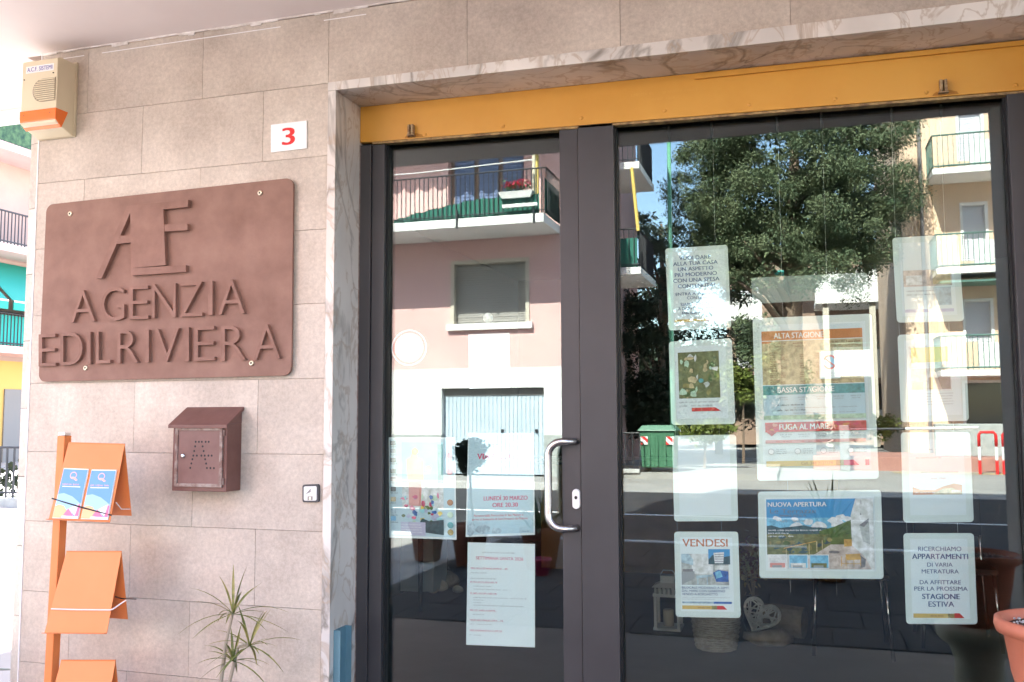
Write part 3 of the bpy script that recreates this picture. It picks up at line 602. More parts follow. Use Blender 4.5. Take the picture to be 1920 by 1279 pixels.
P.poly("sand", [(.42, .2), (.6, .36), (.79, .36), (.985, .15), (.985, .03), (.3, .03)]).poly("cream", [(.985, .03), (.985, .975), (.83, .975), (.785, .75), (.79, .35), (.9, .2), (.96, .03)]).poly("floorgrey", [(.86, .62), (.945, .71), (.95, .36), (.89, .40)]).poly("shadow", [(.86, .62), (.945, .71), (.94, .66), (.9, .59)]).rect("shadow", .877, .882, .90, .95).blob("shadow", .875, .765, .006, .012)
P.poly("wood", [(.17, .30), (.47, .40), (.47, .41), (.17, .315)])
for a, t in ((.19, .3), (.40, .37), (.47, .4), (.52, .42)): P.rect("tan", a, a + .008, t - .14, t)
P.poly("wood", [(.73, .23), (.86, .24), (.87, .16), (.74, .15)]).poly("wood", [(.72, .43), (.79, .43), (.79, .34), (.72, .33)]).poly("shadow", [(.86, .22), (.91, .16), (.9, .06), (.86, .05)])
for a in (.69, .73, .8, .86): P.rect("wood", a, a + .006, .07, .2)
P.blob("shadow", .63, .26, .05, .02).rect("wood", .69, .86, .10, .108)
for k, (a, b_) in enumerate((("cloud", "lightred"), ("sky2", "cream"), ("sky2", "scrub"))):
    x = .03 + k * .19; P.rect("white", x - .006, x + .172, .035, .225).rect(a, x, x + .166, .045, .215).rect(b_, x + .01, x + .15, .05, .11).rect("grey", x + .03, x + .12, .05, .08)
P.text("white", "NUOVA APERTURA", .03, .57, .875, .935, .018).text("shadow", "Le Terrazze", .05, .475, .785, .845, -.006)
P.tiny("shadow", .14, .39, .74, .03).tiny("grey", .14, .4, .665, .03)
P.tiny("white", .03, .53, .545, .022).tiny("white", .03, .22, .505, .02).tiny("white", .03, .28, .465, .02); P.build(sh)
# right column
o, (P, sh) = panel("acrylic panel with a sun-bleached beige house photo, top of the right column", (1673, 446), (1796, 439), (1808, 602), (1682, 605), SH)
P.rect("sand", .05, .95, .40, .62).rect("tan", .6, .93, .42, .6).rect("cream", .1, .4, .42, .55).tiny("grey", .1, .9, .33, .02).tiny("grey", .1, .8, .28, .02).rect("bluegrey", .6, .92, .14, .38).rect("lilac", .05, .95, .05, .09); P.build(sh)
o, (P, sh) = panel("acrylic panel with a faded room photo and text, second of the right column", (1683, 628), (1810, 622), (1817, 789), (1690, 792), SH)
P.rect("cream", .08, .84, .32, .92).rect("sand", .10, .82, .34, .62).rect("shadow", .12, .32, .34, .44).rect("brown", .42, .50, .34, .5).poly("shadow", [(.55, .58), (.82, .56), (.82, .34), (.66, .34)]).rect("yellow", .12, .8, .7, .9)
for t in (.28, .245, .21, .175, .14): P.tiny("grey", .08, .86, t, .014)
P.build(sh)
o, (P, sh) = panel("acrylic panel with a brown swoosh across its sheet, third of the right column", (1689, 811), (1819, 810), (1826, 979), (1694, 980), (.1, .9, .08, .92))
P.tiny("grey", .3, .8, .86, .016).tiny("lightred", .14, .6, .75, .016).tiny("grey", .22, .9, .56, .016).tiny("rose", .4, .66, .47, .03)
P.poly("orangeband", [(.06, .27), (.06, .37), (.2, .335), (.45, .33), (.62, .38), (.8, .415), (.94, .395), (.94, .27)]).poly("tan", [(.4, .27), (.6, .345), (.76, .36), (.94, .3), (.94, .27)]).tiny("cream", .1, .5, .29, .018).tiny("white", .76, .92, .30, .04); P.build(sh)
o, (P, sh) = panel("acrylic panel reading RICERCHIAMO APPARTAMENTI, bottom of the right column", (1694, 1000), (1826, 1000), (1833, 1171), (1699, 1170), (.09, .905, .06, .94))
for txt, a0, a1, t, h, bo in (("RICERCHIAMO", .14, .89, .845, .055, .004), ("APPARTAMENTI", .03, 1.0, .745, .065, .022), ("DI VARIA", .29, .73, .65, .05, .006), ("METRATURA", .19, .83, .565, .05, .006), ("DA AFFITTARE", .15, .86, .43, .05, .006), ("PER LA PROSSIMA", .05, .97, .35, .05, .006), ("STAGIONE", .185, .83, .245, .065, .022), ("ESTIVA", .29, .73, .15, .065, .012)):
    P.text("navy", txt, a0, a1, t, t + h, bo)
P.rect("ochre", .02, .66, .01, .065).rect("olive", .62, .73, .01, .065).poly("red", [(.73, .01), (.90, .01), (.82, .07), (.73, .07)]).tiny("brown", .32, .6, .028, .02); P.build(sh)
# steel cables that carry the panels
for k, (u, n, vb) in enumerate(((1255, "left cable of the left column of panels", 1150), (1335, "right cable of the left column of panels", 1150), (1457, "left cable of the middle column of panels", 1075), (1540, "right cable of the middle column of panels", 1075), (1670, "left cable of the right column of panels", 1165), (1762, "right cable of the right column of panels", 1165))):
    tp = at(u, 200, YP + .004); zt_ = 2.52; px = tp.x
    r = empty("hanging_cable", (px, YP + .004, 1.0), "thin steel " + n, "cable", "cables in the shop window")
    MB().tube([(px, YP + .0075, .75), (px, YP + .0075, 2.46)], .0005, 5).build("wire", M_wire, r)
    MB().tube([(px, YP - .02, 2.615), (px, YP - .02, 2.50 - (px - 1.4) * .018), (px, YP - .015, 2.47 - (px - 1.4) * .018)], [.006, .006, .002], 8).build("hook", M_black, r)

# papers on the door
YD = .2765
def paper(name, label, corners, curve=0.0, m=None, cat="notice"):
    q = pq(*corners, YD); o = empty(name, q.pt(.5, 0), label, cat); n = 12; mb = MB()
    for i in range(n):
        a, b = i / n, (i + 1) / n; ca, cb = (curve * (4 * (x - .5) ** 2 - 1) for x in (a, b))
        mb.face([q.pt(a, 0, -.0), q.pt(b, 0, -.0), q.pt(b, 1, 0), q.pt(a, 1, 0)])
    sh = mb.build("paper_sheet", m or M_paper, o); return o, Print(q), sh
o, P, sh = paper("event_poster", "colourful event poster with flowers and logos down both margins, on the door glass", ((729, 820), (853, 820), (856, 1012), (730, 1008)))
P.rect("paleblue", .02, .98, .02, .98).rect("cyan", .2, .82, .45, .95).rect("teal", .74, .82, .55, .93).rect("cream", .2, .82, .3, .55)
P.poly("skin", [(.28, .55), (.27, .78), (.33, .80), (.36, .86), (.42, .86), (.44, .80), (.52, .78), (.53, .56)]).blob("yellow", .40, .86, .05, .035).poly("lightred", [(.30, .32), (.3, .56), (.5, .56), (.48, .32)]).blob("rose", .6, .69, .045, .03)
for i in range(38): P.blob(random.choice(("pink", "yellow", "cyan", "green", "blue", "palegreen", "crimson", "lilac")), random.uniform(.2, .8), random.uniform(.15, .42), random.uniform(.015, .05), random.uniform(.01, .03), 8, .35)
P.poly("hill", [(.45, .14), (.5, .2), (.62, .17), (.82, .19), (.82, .04), (.55, .06)]).rect("lilac", .18, .55, .03, .16)
for t in (.13, .105, .08, .055): P.tiny("white", .19, .5, t, .012)
for t, n in ((.92, "dark"), (.84, "grey"), (.75, "dark"), (.64, "dark"), (.56, "shadow"), (.46, "dark"), (.36, "tan"), (.24, "bluegrey"), (.17, "sky2")): P.rect(n, .03, .11, t, t + .045).tiny("dark", .03, .14, t - .02, .012)
for t, n in ((.82, "rose"), (.66, "rose"), (.36, "brown"), (.24, "palegreen"), (.14, "teal"), (.07, "olive")): P.blob(n, .92, t, .045, .03)
P.build(sh)
o, P, sh = paper("event_notice", "VIA CRUCIS notice printed with a pale blue sky, on the door glass", ((878, 812), (1001, 812), (1003, 1003), (873, 1007)))
P.rect("paleblue", .02, .98, .02, .985)
for i in range(18): P.rect("sky2", .02, .98, .025 + i * .007, .026 + i * .007)
P.tiny("lilac", .3, .7, .93, .012).tiny("dark", .36, .5, .885, .014).text("crimson", "VIA CRUCIS", .15, .79, .745, .80, .022).tiny("lilac", .27, .65, .695, .014)
P.text("crimson", "LUNEDÌ 30 MARZO", .26, .90, .345, .385, .02).text("crimson", "ORE 20.30", .39, .76, .28, .32, .02)
P.text("wine", "Partenza dalla Parrocchia di San Matteo e", .12, .84, .19, .212, .006).text("wine", "arrivo al Santuario di Sant'Antonio da Padova", .09, .90, .155, .177, .006)
P.blob("bluegrey", .08, .07, .06, .06, 10, .3).blob("bluegrey", .25, .07, .12, .04, 12, .2).blob("bluegrey", .45, .05, .08, .03, 12, .2).tiny("navy", .82, .92, .035, .01); P.build(sh)
o, P, sh = paper("schedule_sheet", "pale schedule sheet headed SETTIMANA SANTA 2026, lowest on the door glass", ((877, 1017), (1003, 1020), (1003, 1214), (874, 1209)))
P.tiny("grey", .22, .72, .9, .014).text("crimson", "SETTIMANA SANTA 2026", .13, .83, .835, .865, .004)
for t, w in ((.745, .55), (.61, .4), (.5, .4), (.335, .4), (.24, .5), (.14, .48)): P.tiny("crimson", .05, .05 + w, t, .013).rect("rose", .05, .05 + w, t - .006, t - .004)
for t, a, w in ((.7, .05, .25), (.645, .05, .4), (.57, .1, .28), (.54, .1, .55), (.46, .1, .78), (.435, .1, .15), (.41, .1, .12), (.385, .1, .74), (.295, .1, .17), (.2, .05, .33), (.095, .05, .17)): P.tiny("grey", a, a + w, t, .010)
P.build(sh)
o, P, sh = paper("blank_sheet", "blank white sheet of paper stuck high on the door glass", ((878, 627), (955, 624), (957, 727), (880, 729)))
c = at(767, 652, YD); st = empty("round_sticker", (c.x, YD, c.z - .08), "round white sticker with a thin red ring on the door glass", "sticker")
def disc(mb, r, y, k=32): mb.face([(c.x + r * 1.06 * math.cos(6.2832 * i / k), y, c.z + r * math.sin(6.2832 * i / k)) for i in range(k)])
m = MB(); disc(m, .076, YD); m.build("backing", M_paper, st); m = MB(); disc(m, .070, YD - .0006); m.build("ring", ink("ring_ink", (.45, .04, .04)), st); m = MB(); disc(m, .061, YD - .0012); fcx = m.build("face", M_paper, st)
m = MB(); qx = Quad((c.x - .05, YD - .0016, c.z + .05), (c.x + .05, YD - .0016, c.z + .05), (c.x + .05, YD - .0016, c.z - .05), (c.x - .05, YD - .0016, c.z - .05))
for t in (.85, .75, .62, .5, .4, .28): small_print(m, qx, .15, .85, t, .05)
m.build("print", I["rose"], fcx)
c = at(915, 596, YD); sc_ = MB(); sc_.lathe((0, 0, 0), [(.021, 0), (.019, .004), (.011, .007), (.007, .012), (.0075, .016), (.003, .017)], 16); sc_.v = [(c.x + x, YD + z, c.z + y) for x, y, z in sc_.v]
s_ = sc_.build("suction_cup", mat("clear_rubber", (.62, .64, .62), .25), origin=(c.x, YD, c.z), smooth=True); tag(s_, "small clear suction cup stuck on the door glass", "suction cup")
cq = pq((1536, 660), (1574, 657), (1576, 709), (1537, 711), YP - .012)
o = empty("no_parking_notice", cq.pt(.5, 0), "small white notice with a red ring around blue, in front of the price list", "notice"); m = MB(); m.prism(cq.rect(0, 1, 0, 1, 0), cq.rect(0, 1, 0, 1, -.002)); sh = m.build("card", M_paper, o)
P = Print(cq); P.blob("red", .5, .6, .36, .27, 24).blob("sky2", .5, .6, .27, .2, 24).poly("red", [(.25, .72), (.3, .76), (.75, .48), (.7, .44)]).tiny("grey", .2, .8, .18, .04).tiny("grey", .2, .85, .08, .04); P.build(sh)

# ------------------------------------------------------------------ orange leaflet stand
stx = (at(120, 815, -.225).x + at(99, 1210, -.225).x) / 2; ztop = at(120, 815, -.225).z
lst = empty("leaflet_stand", (stx, -.225, 0), "orange metal leaflet stand with tent shaped trays in front of the tiled wall", "leaflet stand")
pb = MB(); pt_, pbm = at(121, 817, -.225), at(99.5, 1210, -.225); ex = pbm + (pbm - pt_) * ((pbm.z - .03) / (pt_.z - pbm.z)); hw = .0185
pb.hexa([(pt_.x - hw, -.244, pt_.z), (pt_.x + hw, -.244, pt_.z), (ex.x + hw, -.244, .03), (ex.x - hw, -.244, .03)], [(pt_.x - hw, -.206, pt_.z), (pt_.x + hw, -.206, pt_.z), (ex.x + hw, -.206, .03), (ex.x - hw, -.206, .03)]); pb.build("post", M_orange, lst, bevel=.003)
MB().box(pt_.x - .0165, pt_.x + .0165, -.242, -.208, pt_.z + .0005, pt_.z + .013).build("post_cap", M_chrome, lst, bevel=.003)
MB().box(ex.x - .17, ex.x + .2, -.40, -.06, .002, .03).build("base", M_orange, lst, bevel=.004)
flaps = []
for (rl, rr2, fl, fr_, br_) in (((129, 829), (234, 832), (91, 974), (206, 979), (247, 967)), ((125, 1033), (228, 1033), (83, 1187), (200, 1188), (240, 1161)), ((115, 1237), (217, 1237), (73, 1392), (190, 1393), (229, 1366))):
    A, B = at(*rl, -.25), at(*rr2, -.25); C_, D = at(*fr_, -.313), at(*fl, -.313); E_ = at(*br_, -.2); F_ = Vector((A.x, -.2, E_.z)); t = .0022
    up_ = MB(); nrm = (B - A).cross(D - A).normalized(); nrm = nrm if nrm.y < 0 else -nrm
    up_.hexa([A, B, C_, D], [p - nrm * t for p in (A, B, C_, D)])
    n2 = (B - A).cross(F_ - A).normalized(); n2 = n2 if n2.y > 0 else -n2
    up_.hexa([A, B, E_, F_], [p - n2 * t for p in (A, B, E_, F_)])
    lip = Vector((0, -.012, .0)); up_.hexa([D, C_, C_ + Vector((0, -.014, .004)), D + Vector((0, -.014, .004))], [p - Vector((0, 0, t)) for p in (D, C_, C_ + Vector((0, -.014, .004)), D + Vector((0, -.014, .004)))])
    up_.build("tray", M_orange, lst); flaps.append(Quad(A, B, C_, D))
def strap(q, s0, t0, s1, t1, m, tail=None):
    pts = [q.pt(s0, t0, .004), q.pt((s0 + s1) / 2, (t0 + t1) / 2 - .004, .009), q.pt(s1, t1, .004)] + (tail or []); return MB().tube(pts, .0028, 6).build("strap", m, lst)
M_wstrap = mat("white_tie", (.78, .68, .64), .5)
strap(flaps[0], -.02, .265, 1.015, .085, M_black); strap(flaps[1], .02, .29, 1.0, .28, M_wstrap, [flaps[1].pt(1.03, .29, 0), flaps[1].pt(1.16, .40, -.02)])
q = flaps[0]; MB().tube([q.pt(1.01, .25, -.01), q.pt(1.0, .18, -.05), q.pt(1.01, .2, -.10)], .002, 6).build("strap", M_wstrap, lst)
q = flaps[1]; MB().tube([q.pt(1.0, .44, -.01), q.pt(1.0, .42, -.05), q.pt(1.0, .42, -.13)], .0022, 6).build("strap", M_black, lst)
for lb, cs in (("blue holiday leaflet with a beach ball, the left of the two on the top tray", ((122, 878), (167.6, 880), (148, 973), (100, 972))), ("blue holiday leaflet with a beach ball, the right of the two on the top tray", ((174, 881), (220, 881.5), (203.6, 975), (153.5, 973.6)))):
    q = flaps[0]
    def onflap(u, v):
        d = FWD + RGT * ((u - 960) / FPX) - UPV * ((v - 639.5) / FPX); k = (q.c[0] - CAM).dot(q.n) / d.dot(q.n); return CAM + d * k
    lq = Quad(*[onflap(*c_) + q.n * .006 for c_ in cs]); o = empty("leaflet", lq.pt(.5, 0), lb, "leaflet", "leaflets on the orange stand")
    m = MB(); m.prism(lq.rect(0, 1, 0, 1, 0), lq.rect(0, 1, 0, 1, -.0055)); sh = m.build("paper_stack", M_paper, o)
    P = Print(lq); I.setdefault("leafblue", ink("ink_leafblue", (.15, .33, .66))); I.setdefault("leafpale", ink("ink_leafpale", (.36, .56, .74))); I.setdefault("peach", ink("ink_peach", (.80, .50, .26))); I.setdefault("logo", ink("ink_logo", (.78, .45, .36)))
    P.rect("leafblue", .01, .99, .01, .98).poly("leafpale", [(.01, .48), (.25, .5), (.6, .44), (.99, .30), (.99, .1), (.01, .1)]).poly("peach", [(.01, .01), (.01, .24), (.15, .275), (.35, .25), (.5, .16), (.5, .01)])
    P.poly("pink", [(.40, .07), (.55, .20), (.85, .03)]).poly("white", [(.58, .20), (.75, .25), (.92, .30), (.85, .06)]).poly("pink", [(.92, .30), (.99, .27), (.99, .02), (.86, .05)]).rect("white", .35, .99, .01, .05)
    P.blob("logo", .46, .86, .14, .075, 16).blob("leafblue", .46, .86, .11, .055, 16).poly("logo", [(.38, .83), (.52, .83), (.68, .77), (.60, .75)]).tiny("logo", .10, .86, .665, .035).rect("white", .12, .84, .625, .64); P.build(sh)

# ------------------------------------------------------------------ plants by the wall
def blade(mb, p, d, L, w, droop, up=Vector((0, 0, 1)), n=6):
    d = d.normalized(); side = d.cross(up); side = side.normalized() if side.length > .05 else Vector((1, 0, 0)); L_, R2 = [], []
    pos = Vector(p); cur = d.copy()
    for i in range(n + 1):
        s = i / n; ww = w * (.55 + .9 * s if s < .35 else 1.0 * (1 - ((s - .35) / .65) ** 1.6)) * .5 + .0004
        fold = Vector((0, 0, ww * .35)); L_.append(pos - side * ww + fold); R2.append(pos + side * ww + fold); 
        if i == 0: mid = []
        mid.append(pos.copy()); cur = (cur + Vector((0, 0, -droop / n))).normalized(); pos = pos + cur * (L / n)
    for i in range(n):
        mb.face([L_[i], mid[i], mid[i + 1], L_[i + 1]]); mb.face([mid[i], R2[i], R2[i + 1], mid[i + 1]])
def rosette(mb, c, n, L, w, rs):
    for i in range(n):
        a = i * 2.4 + rs.uniform(-.3, .3); el = R_(82 - 95 * (i / n) ** .8 + rs.uniform(-8, 8)); d = Vector((math.cos(a) * math.cos(el), math.sin(a) * math.cos(el) * .9, math.sin(el)))
        blade(mb, c, d, L * rs.uniform(.75, 1.15), w, rs.uniform(.45, 1.0))
YPL = -.24; rs = random.Random(3)
drc = empty("dracaena_plant", (-.03, YPL, 0), "spiky potted dracaena with thin stems in front of the tiled wall", "plant")
heads = [((437, 1152), 17, .185), ((468, 1212), 16, .17), ((437, 1240), 15, .16)]
for (u, v), n, L in heads:
    c = at(u, v, YPL + rs.uniform(-.02, .02)); lm_ = MB(); rosette(lm_, c, n, L, .0105, rs); lm_.build("leaves", M_leaf, drc, smooth='keep')
    MB().tube([c + Vector((0, 0, .01)), Vector((c.x * .7 - .01, c.y, .55)), Vector((c.x * .3 - .02, YPL, .28))], [.005, .006, .008], 7).build("stem", M_stem, drc)
MB().lathe((-.02, YPL, 0), [(.10, .0), (.13, .22), (.145, .23), (.145, .27), (.13, .275), (.125, .25)], 24).build("pot", M_terra, drc, smooth=True)
MB().lathe((-.02, YPL, .235), [(.12, 0), (.12, .015)], 20).build("soil", M_soil, drc)
lp = empty("broad_leaf_plant", (-1.33, -.28, 0), "dark broad leaved plant in a pot at the lower left corner", "plant"); lm_ = MB()
for i in range(14):
    a = i * 2.4; el = R_(75 - i * 4); blade(lm_, Vector((-1.40, -.22, .24)), Vector((math.cos(a) * math.cos(el), math.sin(a) * math.cos(el), math.sin(el))), rs.uniform(.26, .42), .085, .9)
lm_.build("leaves", mat("broad_leaf", (.03, .06, .03), .4, (.06, .10, .05), 5), lp, smooth='keep'); MB().lathe((-1.40, -.22, 0), [(.10, 0), (.12, .2), (.13, .22), (.12, .23)], 20).build("pot", M_terra, lp, smooth=True)
# terracotta bowl at the right edge
pot = empty("plant_pot", (2.77, -.38, 0), "terracotta bowl of soil on a pale stone stand at the lower right corner", "plant pot")
MB().lathe((2.755, -.38, .655), [(.085, -.10), (.10, -.08), (.13, .04), (.145, .145), (.148, .148), (.163, .148), (.168, .165), (.166, .183), (.155, .187), (.145, .182), (.14, .165), (.135, .155)], 40).build("bowl", M_terra, pot, smooth=True)
so = MB(); so.lathe((2.755, -.38, .81), [(.139, 0), (.134, .008), (.06, .013), (.01, .014)], 28); so = so.build("soil", M_soil, pot, smooth=True)
grv = MB()
for i in range(170):
    a, r_ = random.uniform(0, 6.28), .128 * math.sqrt(random.random()); x, y, z = 2.755 + r_ * math.cos(a), -.38 + r_ * math.sin(a), .823; s_ = random.uniform(.002, .0055)
    grv.lathe((x, y, z - s_ * .3), [(s_ * .5, 0), (s_, s_ * .6), (s_ * .5, s_ * 1.2)], 5)
o = grv.build("grit", mat("white_grit", (.30, .28, .27), .9, (.75, .73, .7), 90, 2, .4, .6), so); o['kind'] = 'stuff'
MB().lathe((2.755, -.38, 0), [(.14, 0), (.15, .03), (.11, .06), (.09, .41), (.11, .47), (.14, .49), (.155, .51), (.16, .55), (.15, .554)], 30).build("stand", M_stonebeige, pot, smooth=True)

# ------------------------------------------------------------------ things inside the shop
def floor_at(u, v, z=0.0):
    d = FWD + RGT * ((u - 960) / FPX) - UPV * ((v - 639.5) / FPX); return CAM + d * ((z - CAM.z) / d.z)
M_wick = mat("wicker", (.42, .38, .31), .8, (.58, .54, .46), 30, 4); M_wwhite = mat("white_wood", (.70, .70, .66), .6); M_log = mat("bark", (.30, .25, .19), .9, (.44, .38, .31), 12, 6, bump=.6, bsc=30)
p = floor_at(1254, 1178); ln = empty("lantern", p, "white wooden lantern with a candle on the shop floor", "lantern"); x, y = p.x, p.y; a_ = .075
MB().box(x - .09, x + .09, y - .09, y + .09, 0, .018).build("base", M_wwhite, ln, bevel=.003)
for sx in (-1, 1):
    for sy in (-1, 1): MB().box(x + sx * a_ - .009, x + sx * a_ + .009, y + sy * a_ - .009, y + sy * a_ + .009, .018, .215).build("corner_post", M_wwhite, ln)
MB().box(x - .09, x + .09, y - .09, y + .09, .215, .235).build("top_frame", M_wwhite, ln, bevel=.003)
for i in range(6):
    for sy in (-1, 1): MB().box(x - .08 + i * .029, x - .066 + i * .029, y + sy * .078 - .004, y + sy * .078 + .004, .235, .275).build("slat", M_wwhite, ln)
rf = MB(); rf.prism([(x - .095, y - .095, .275), (x + .095, y - .095, .275), (x + .095, y + .095, .275), (x - .095, y + .095, .275)], [(x - .05, y - .05, .30), (x + .05, y - .05, .30), (x + .05, y + .05, .30), (x - .05, y + .05, .30)]); rf.build("roof", M_wwhite, ln)
MB().box(x - .045, x + .045, y - .045, y + .045, .30, .345).build("vent", M_wwhite, ln); MB().tube([(x - .05, y, .345), (x - .03, y, .375), (x + .03, y, .375), (x + .05, y, .345)], .004, 6).build("handle", M_wwhite, ln)
MB().lathe((x, y, .018), [(.035, 0), (.035, .10), (.03, .105)], 18).build("candle", mat("candle_wax", (.62, .55, .40), .5), ln, smooth=True)
p = floor_at(1343, 1216); bk = empty("wicker_basket", p, "round pale wicker basket on the shop floor below the VENDESI panel", "basket"); bm_ = MB()
for j in range(17):
    r_ = .115 + .03 * (j / 16) ** .8; z = .012 + j * .0135
    pts = [(p.x + (r_ + .004 * (1 if (i + j) % 2 else -1)) * math.cos(6.2832 * i / 26), p.y + (r_ + .004 * (1 if (i + j) % 2 else -1)) * math.sin(6.2832 * i / 26), z) for i in range(27)]
    bm_.tube(pts, .0075, 5, cap=False)
bm_.build("weave", M_wick, bk, smooth=True); MB().lathe((p.x, p.y, .004), [(.108, 0), (.135, .22), (.13, .222), (.104, .01)], 22).build("lining", M_wick, bk)
p = floor_at(1478, 1196); lg = MB(); lg.tube([(p.x - .16, p.y + .06, .098), (p.x - .06, p.y + .04, .10), (p.x + .10, p.y, .096)], [.092, .098, .095], 18); o = lg.build("log", M_log, origin=(p.x, p.y, 0), smooth='keep'); tag(o, "short pale log lying on the shop floor beside the wicker heart", "log")
p2 = floor_at(1455, 1212); dw = MB(); dw.tube([(p2.x - .19, p2.y - .02, .06), (p2.x - .1, p2.y - .03, .045), (p2.x + .04, p2.y - .02, .06), (p2.x + .1, p2.y, .05)], [.02, .045, .055, .02], 12); o = dw.build("driftwood", M_log, origin=(p2.x, p2.y, 0), smooth=True); tag(o, "smooth driftwood piece under the white wicker heart", "driftwood")
hc = floor_at(1428, 1200); hz, hy = .165, hc.y - .07; ht = MB(); hpts = []
for i in range(40):
    q_ = 6.2832 * i / 40; hx_ = 16 * math.sin(q_) ** 3; hv = 13 * math.cos(q_) - 5 * math.cos(2 * q_) - 2 * math.cos(3 * q_) - math.cos(4 * q_); hx_, hv = hx_ * .0068, hv * .0072
    ca, sa = math.cos(R_(-24)), math.sin(R_(-24)); hpts.append((hc.x + hx_ * ca - hv * sa, hz + hx_ * sa + hv * ca))
hrt = empty("wicker_heart", (hc.x, hy, 0), "white woven wicker heart leaning on driftwood inside the shop", "ornament")
ht.tube([(a, hy, b) for a, b in hpts + hpts[:1]], .010, 6, cap=False); ht.build("rim", M_wwhite, hrt, smooth=True)
wv = MB(); rs = random.Random(9); hx0 = sum(a for a, b in hpts) / 40; hz0 = sum(b for a, b in hpts) / 40
for i in range(46):
    a, b = rs.choice(hpts), rs.choice(hpts); wv.tube([(hx0 + (a[0] - hx0) * .95, hy - .004, hz0 + (a[1] - hz0) * .95), ((a[0] + b[0]) / 2, hy - rs.uniform(.0, .02), (a[1] + b[1]) / 2), (hx0 + (b[0] - hx0) * .95, hy - .004, hz0 + (b[1] - hz0) * .95)], .0052, 5)
wv.build("weave", M_wwhite, hrt, smooth=True)
fl = floor_at(1412, 1190); fl.y += .12; vs_ = empty("flower_vase", fl, "dried cream and pink flowers in a dark vase inside the shop", "flowers")
MB().lathe((fl.x, fl.y, 0), [(.05, 0), (.07, .06), (.05, .16), (.035, .2), (.045, .22)], 16).build("vase", mat("dark_vase", (.05, .05, .06), .3), vs_, smooth=True)
for k, (mm_, n) in enumerate(((mat("cream_petals", (.55, .46, .24), .8), 150), (mat("dusty_pink_petals", (.32, .14, .12), .8), 110))):
    fb = MB()
    for i in range(n):
        c = Vector((fl.x + rs.gauss(0, .06), fl.y + rs.gauss(0, .05), .40 + rs.gauss(0, .07) + k * .06)); d = Vector((rs.gauss(0, 1), rs.gauss(0, 1), rs.gauss(0, 1))).normalized(); blade(fb, c, d, .035, .022, .3, n=2)
    fb.build("blossoms", mm_, vs_, smooth='keep')
for i in range(10): MB().tube([(fl.x, fl.y, .2), (fl.x + rs.gauss(0, .05), fl.y + rs.gauss(0, .04), .42)], .002, 5).build("stem", M_stem, vs_)
# shells on the floor near the door
for i, (u, v, r_, lb) in enumerate(((782, 1107, .035, "small pale stone, leftmost of the five on the shop floor behind the door"), (812, 1112, .04, "flat pale stone, second from the left behind the door"), (826, 1108, .05, "upright pale stone in the middle of the five behind the door"), (841, 1102, .085, "biggest brown stone of the five behind the door"), (858, 1111, .04, "pale stone, rightmost of the five behind the door"))):
    p = floor_at(u, v); m = MB(); m.lathe((0, 0, 0), [(r_ * .5, 0), (r_ * .95, r_ * .3), (r_, r_ * .7), (r_ * .8, r_ * 1.2), (r_ * .3, r_ * 1.5)], 9); m.v = [(p.x + x * (1.2 + .1 * math.sin(i * 3 + x * 40)), p.y + y, z * (1 + .15 * math.sin(i + y * 50))) for x, y, z in m.v]
    o = m.build("stone", mat("stone_%d" % i, (.58, .52, .42), .8, (.72, .67, .58), 14, 4) if i != 3 else M_log, origin=(p.x, p.y, 0), smooth=True); tag(o, lb, "stone", "stones on the shop floor")
# furniture in the room
M_dkwood = mat("dark_wood", (.05, .045, .05), .5); M_cab = mat("pale_cabinet", (.45, .50, .52), .5)
tp = floor_at(790, 1150); tb = empty("console_table", (tp.x, tp.y, 0), "dark console table standing behind the door glass", "table")
MB().prism([(tp.x - .55, tp.y - .02, .62), (tp.x + .20, tp.y - .02, .62), (tp.x + .32, tp.y + .2, .62), (tp.x + .32, tp.y + .75, .62), (tp.x - .55, tp.y + .75, .62)], [(tp.x - .55, tp.y - .02, .65), (tp.x + .20, tp.y - .02, .65), (tp.x + .32, tp.y + .2, .65), (tp.x + .32, tp.y + .75, .65), (tp.x - .55, tp.y + .75, .65)]).build("table_top", M_dkwood, tb, bevel=.004)
for x, y in ((tp.x - .02, tp.y + .03), (tp.x + .25, tp.y + .35), (tp.x + .28, tp.y + .68), (tp.x - .5, tp.y + .1)): MB().tube([(x, y, 0), (x, y, .62)], [.014, .022], 10).build("leg", M_dkwood, tb, smooth=True)
cq_ = floor_at(752, 1140); o = MB().box(cq_.x - .25, cq_.x + .05, cq_.y + .5, cq_.y + .8, .02, .60); o = o.build("storage_box", M_cab, origin=(cq_.x, cq_.y + .6, .02), bevel=.01); tag(o, "pale grey storage box on the floor behind the console table", "box")
def chair(x, y, lab):
    r = empty("steel_chair", (x, y, 0), lab, "chair", "chairs inside the shop")
    for sx, sy in ((-.2, -.2), (.2, -.2), (-.2, .2), (.2, .2)): MB().tube([(x + sx * 1.08, y + sy * 1.08, 0), (x + sx, y + sy, .25), (x + sx * .95, y + sy * .95, .45)] + ([(x + sx * .95, y + sy * 1.2, .88)] if sy > 0 else []), .011, 8).build("leg", M_chrome, r, smooth=True)
    MB().box(x - .21, x + .21, y - .21, y + .21, .445, .48).build("seat", M_black, r, bevel=.012); MB().box(x - .20, x + .20, y + .20, y + .235, .62, .88).build("backrest", M_black, r, bevel=.01)
c1 = floor_at(1600, 1235); chair(c1.x, c1.y + .22, "black chair with steel legs inside the shop below the NUOVA APERTURA panel")
c2 = floor_at(1775, 1225); chair(c2.x + .1, c2.y + .3, "black chair with steel legs inside the shop behind the RICERCHIAMO panel")
dk = empty("reception_desk", (.9, 5.2, 0), "wooden reception desk deep inside the dim shop", "desk"); MB().box(-.2, 2.4, 5.0, 5.5, .0, .95).build("front", mat("desk_wood", (.30, .17, .07), .5, (.36, .21, .09), 6), dk, bevel=.01); MB().box(-.25, 2.45, 4.93, 5.55, .95, 1.0).build("top", M_dkwood, dk, bevel=.006)
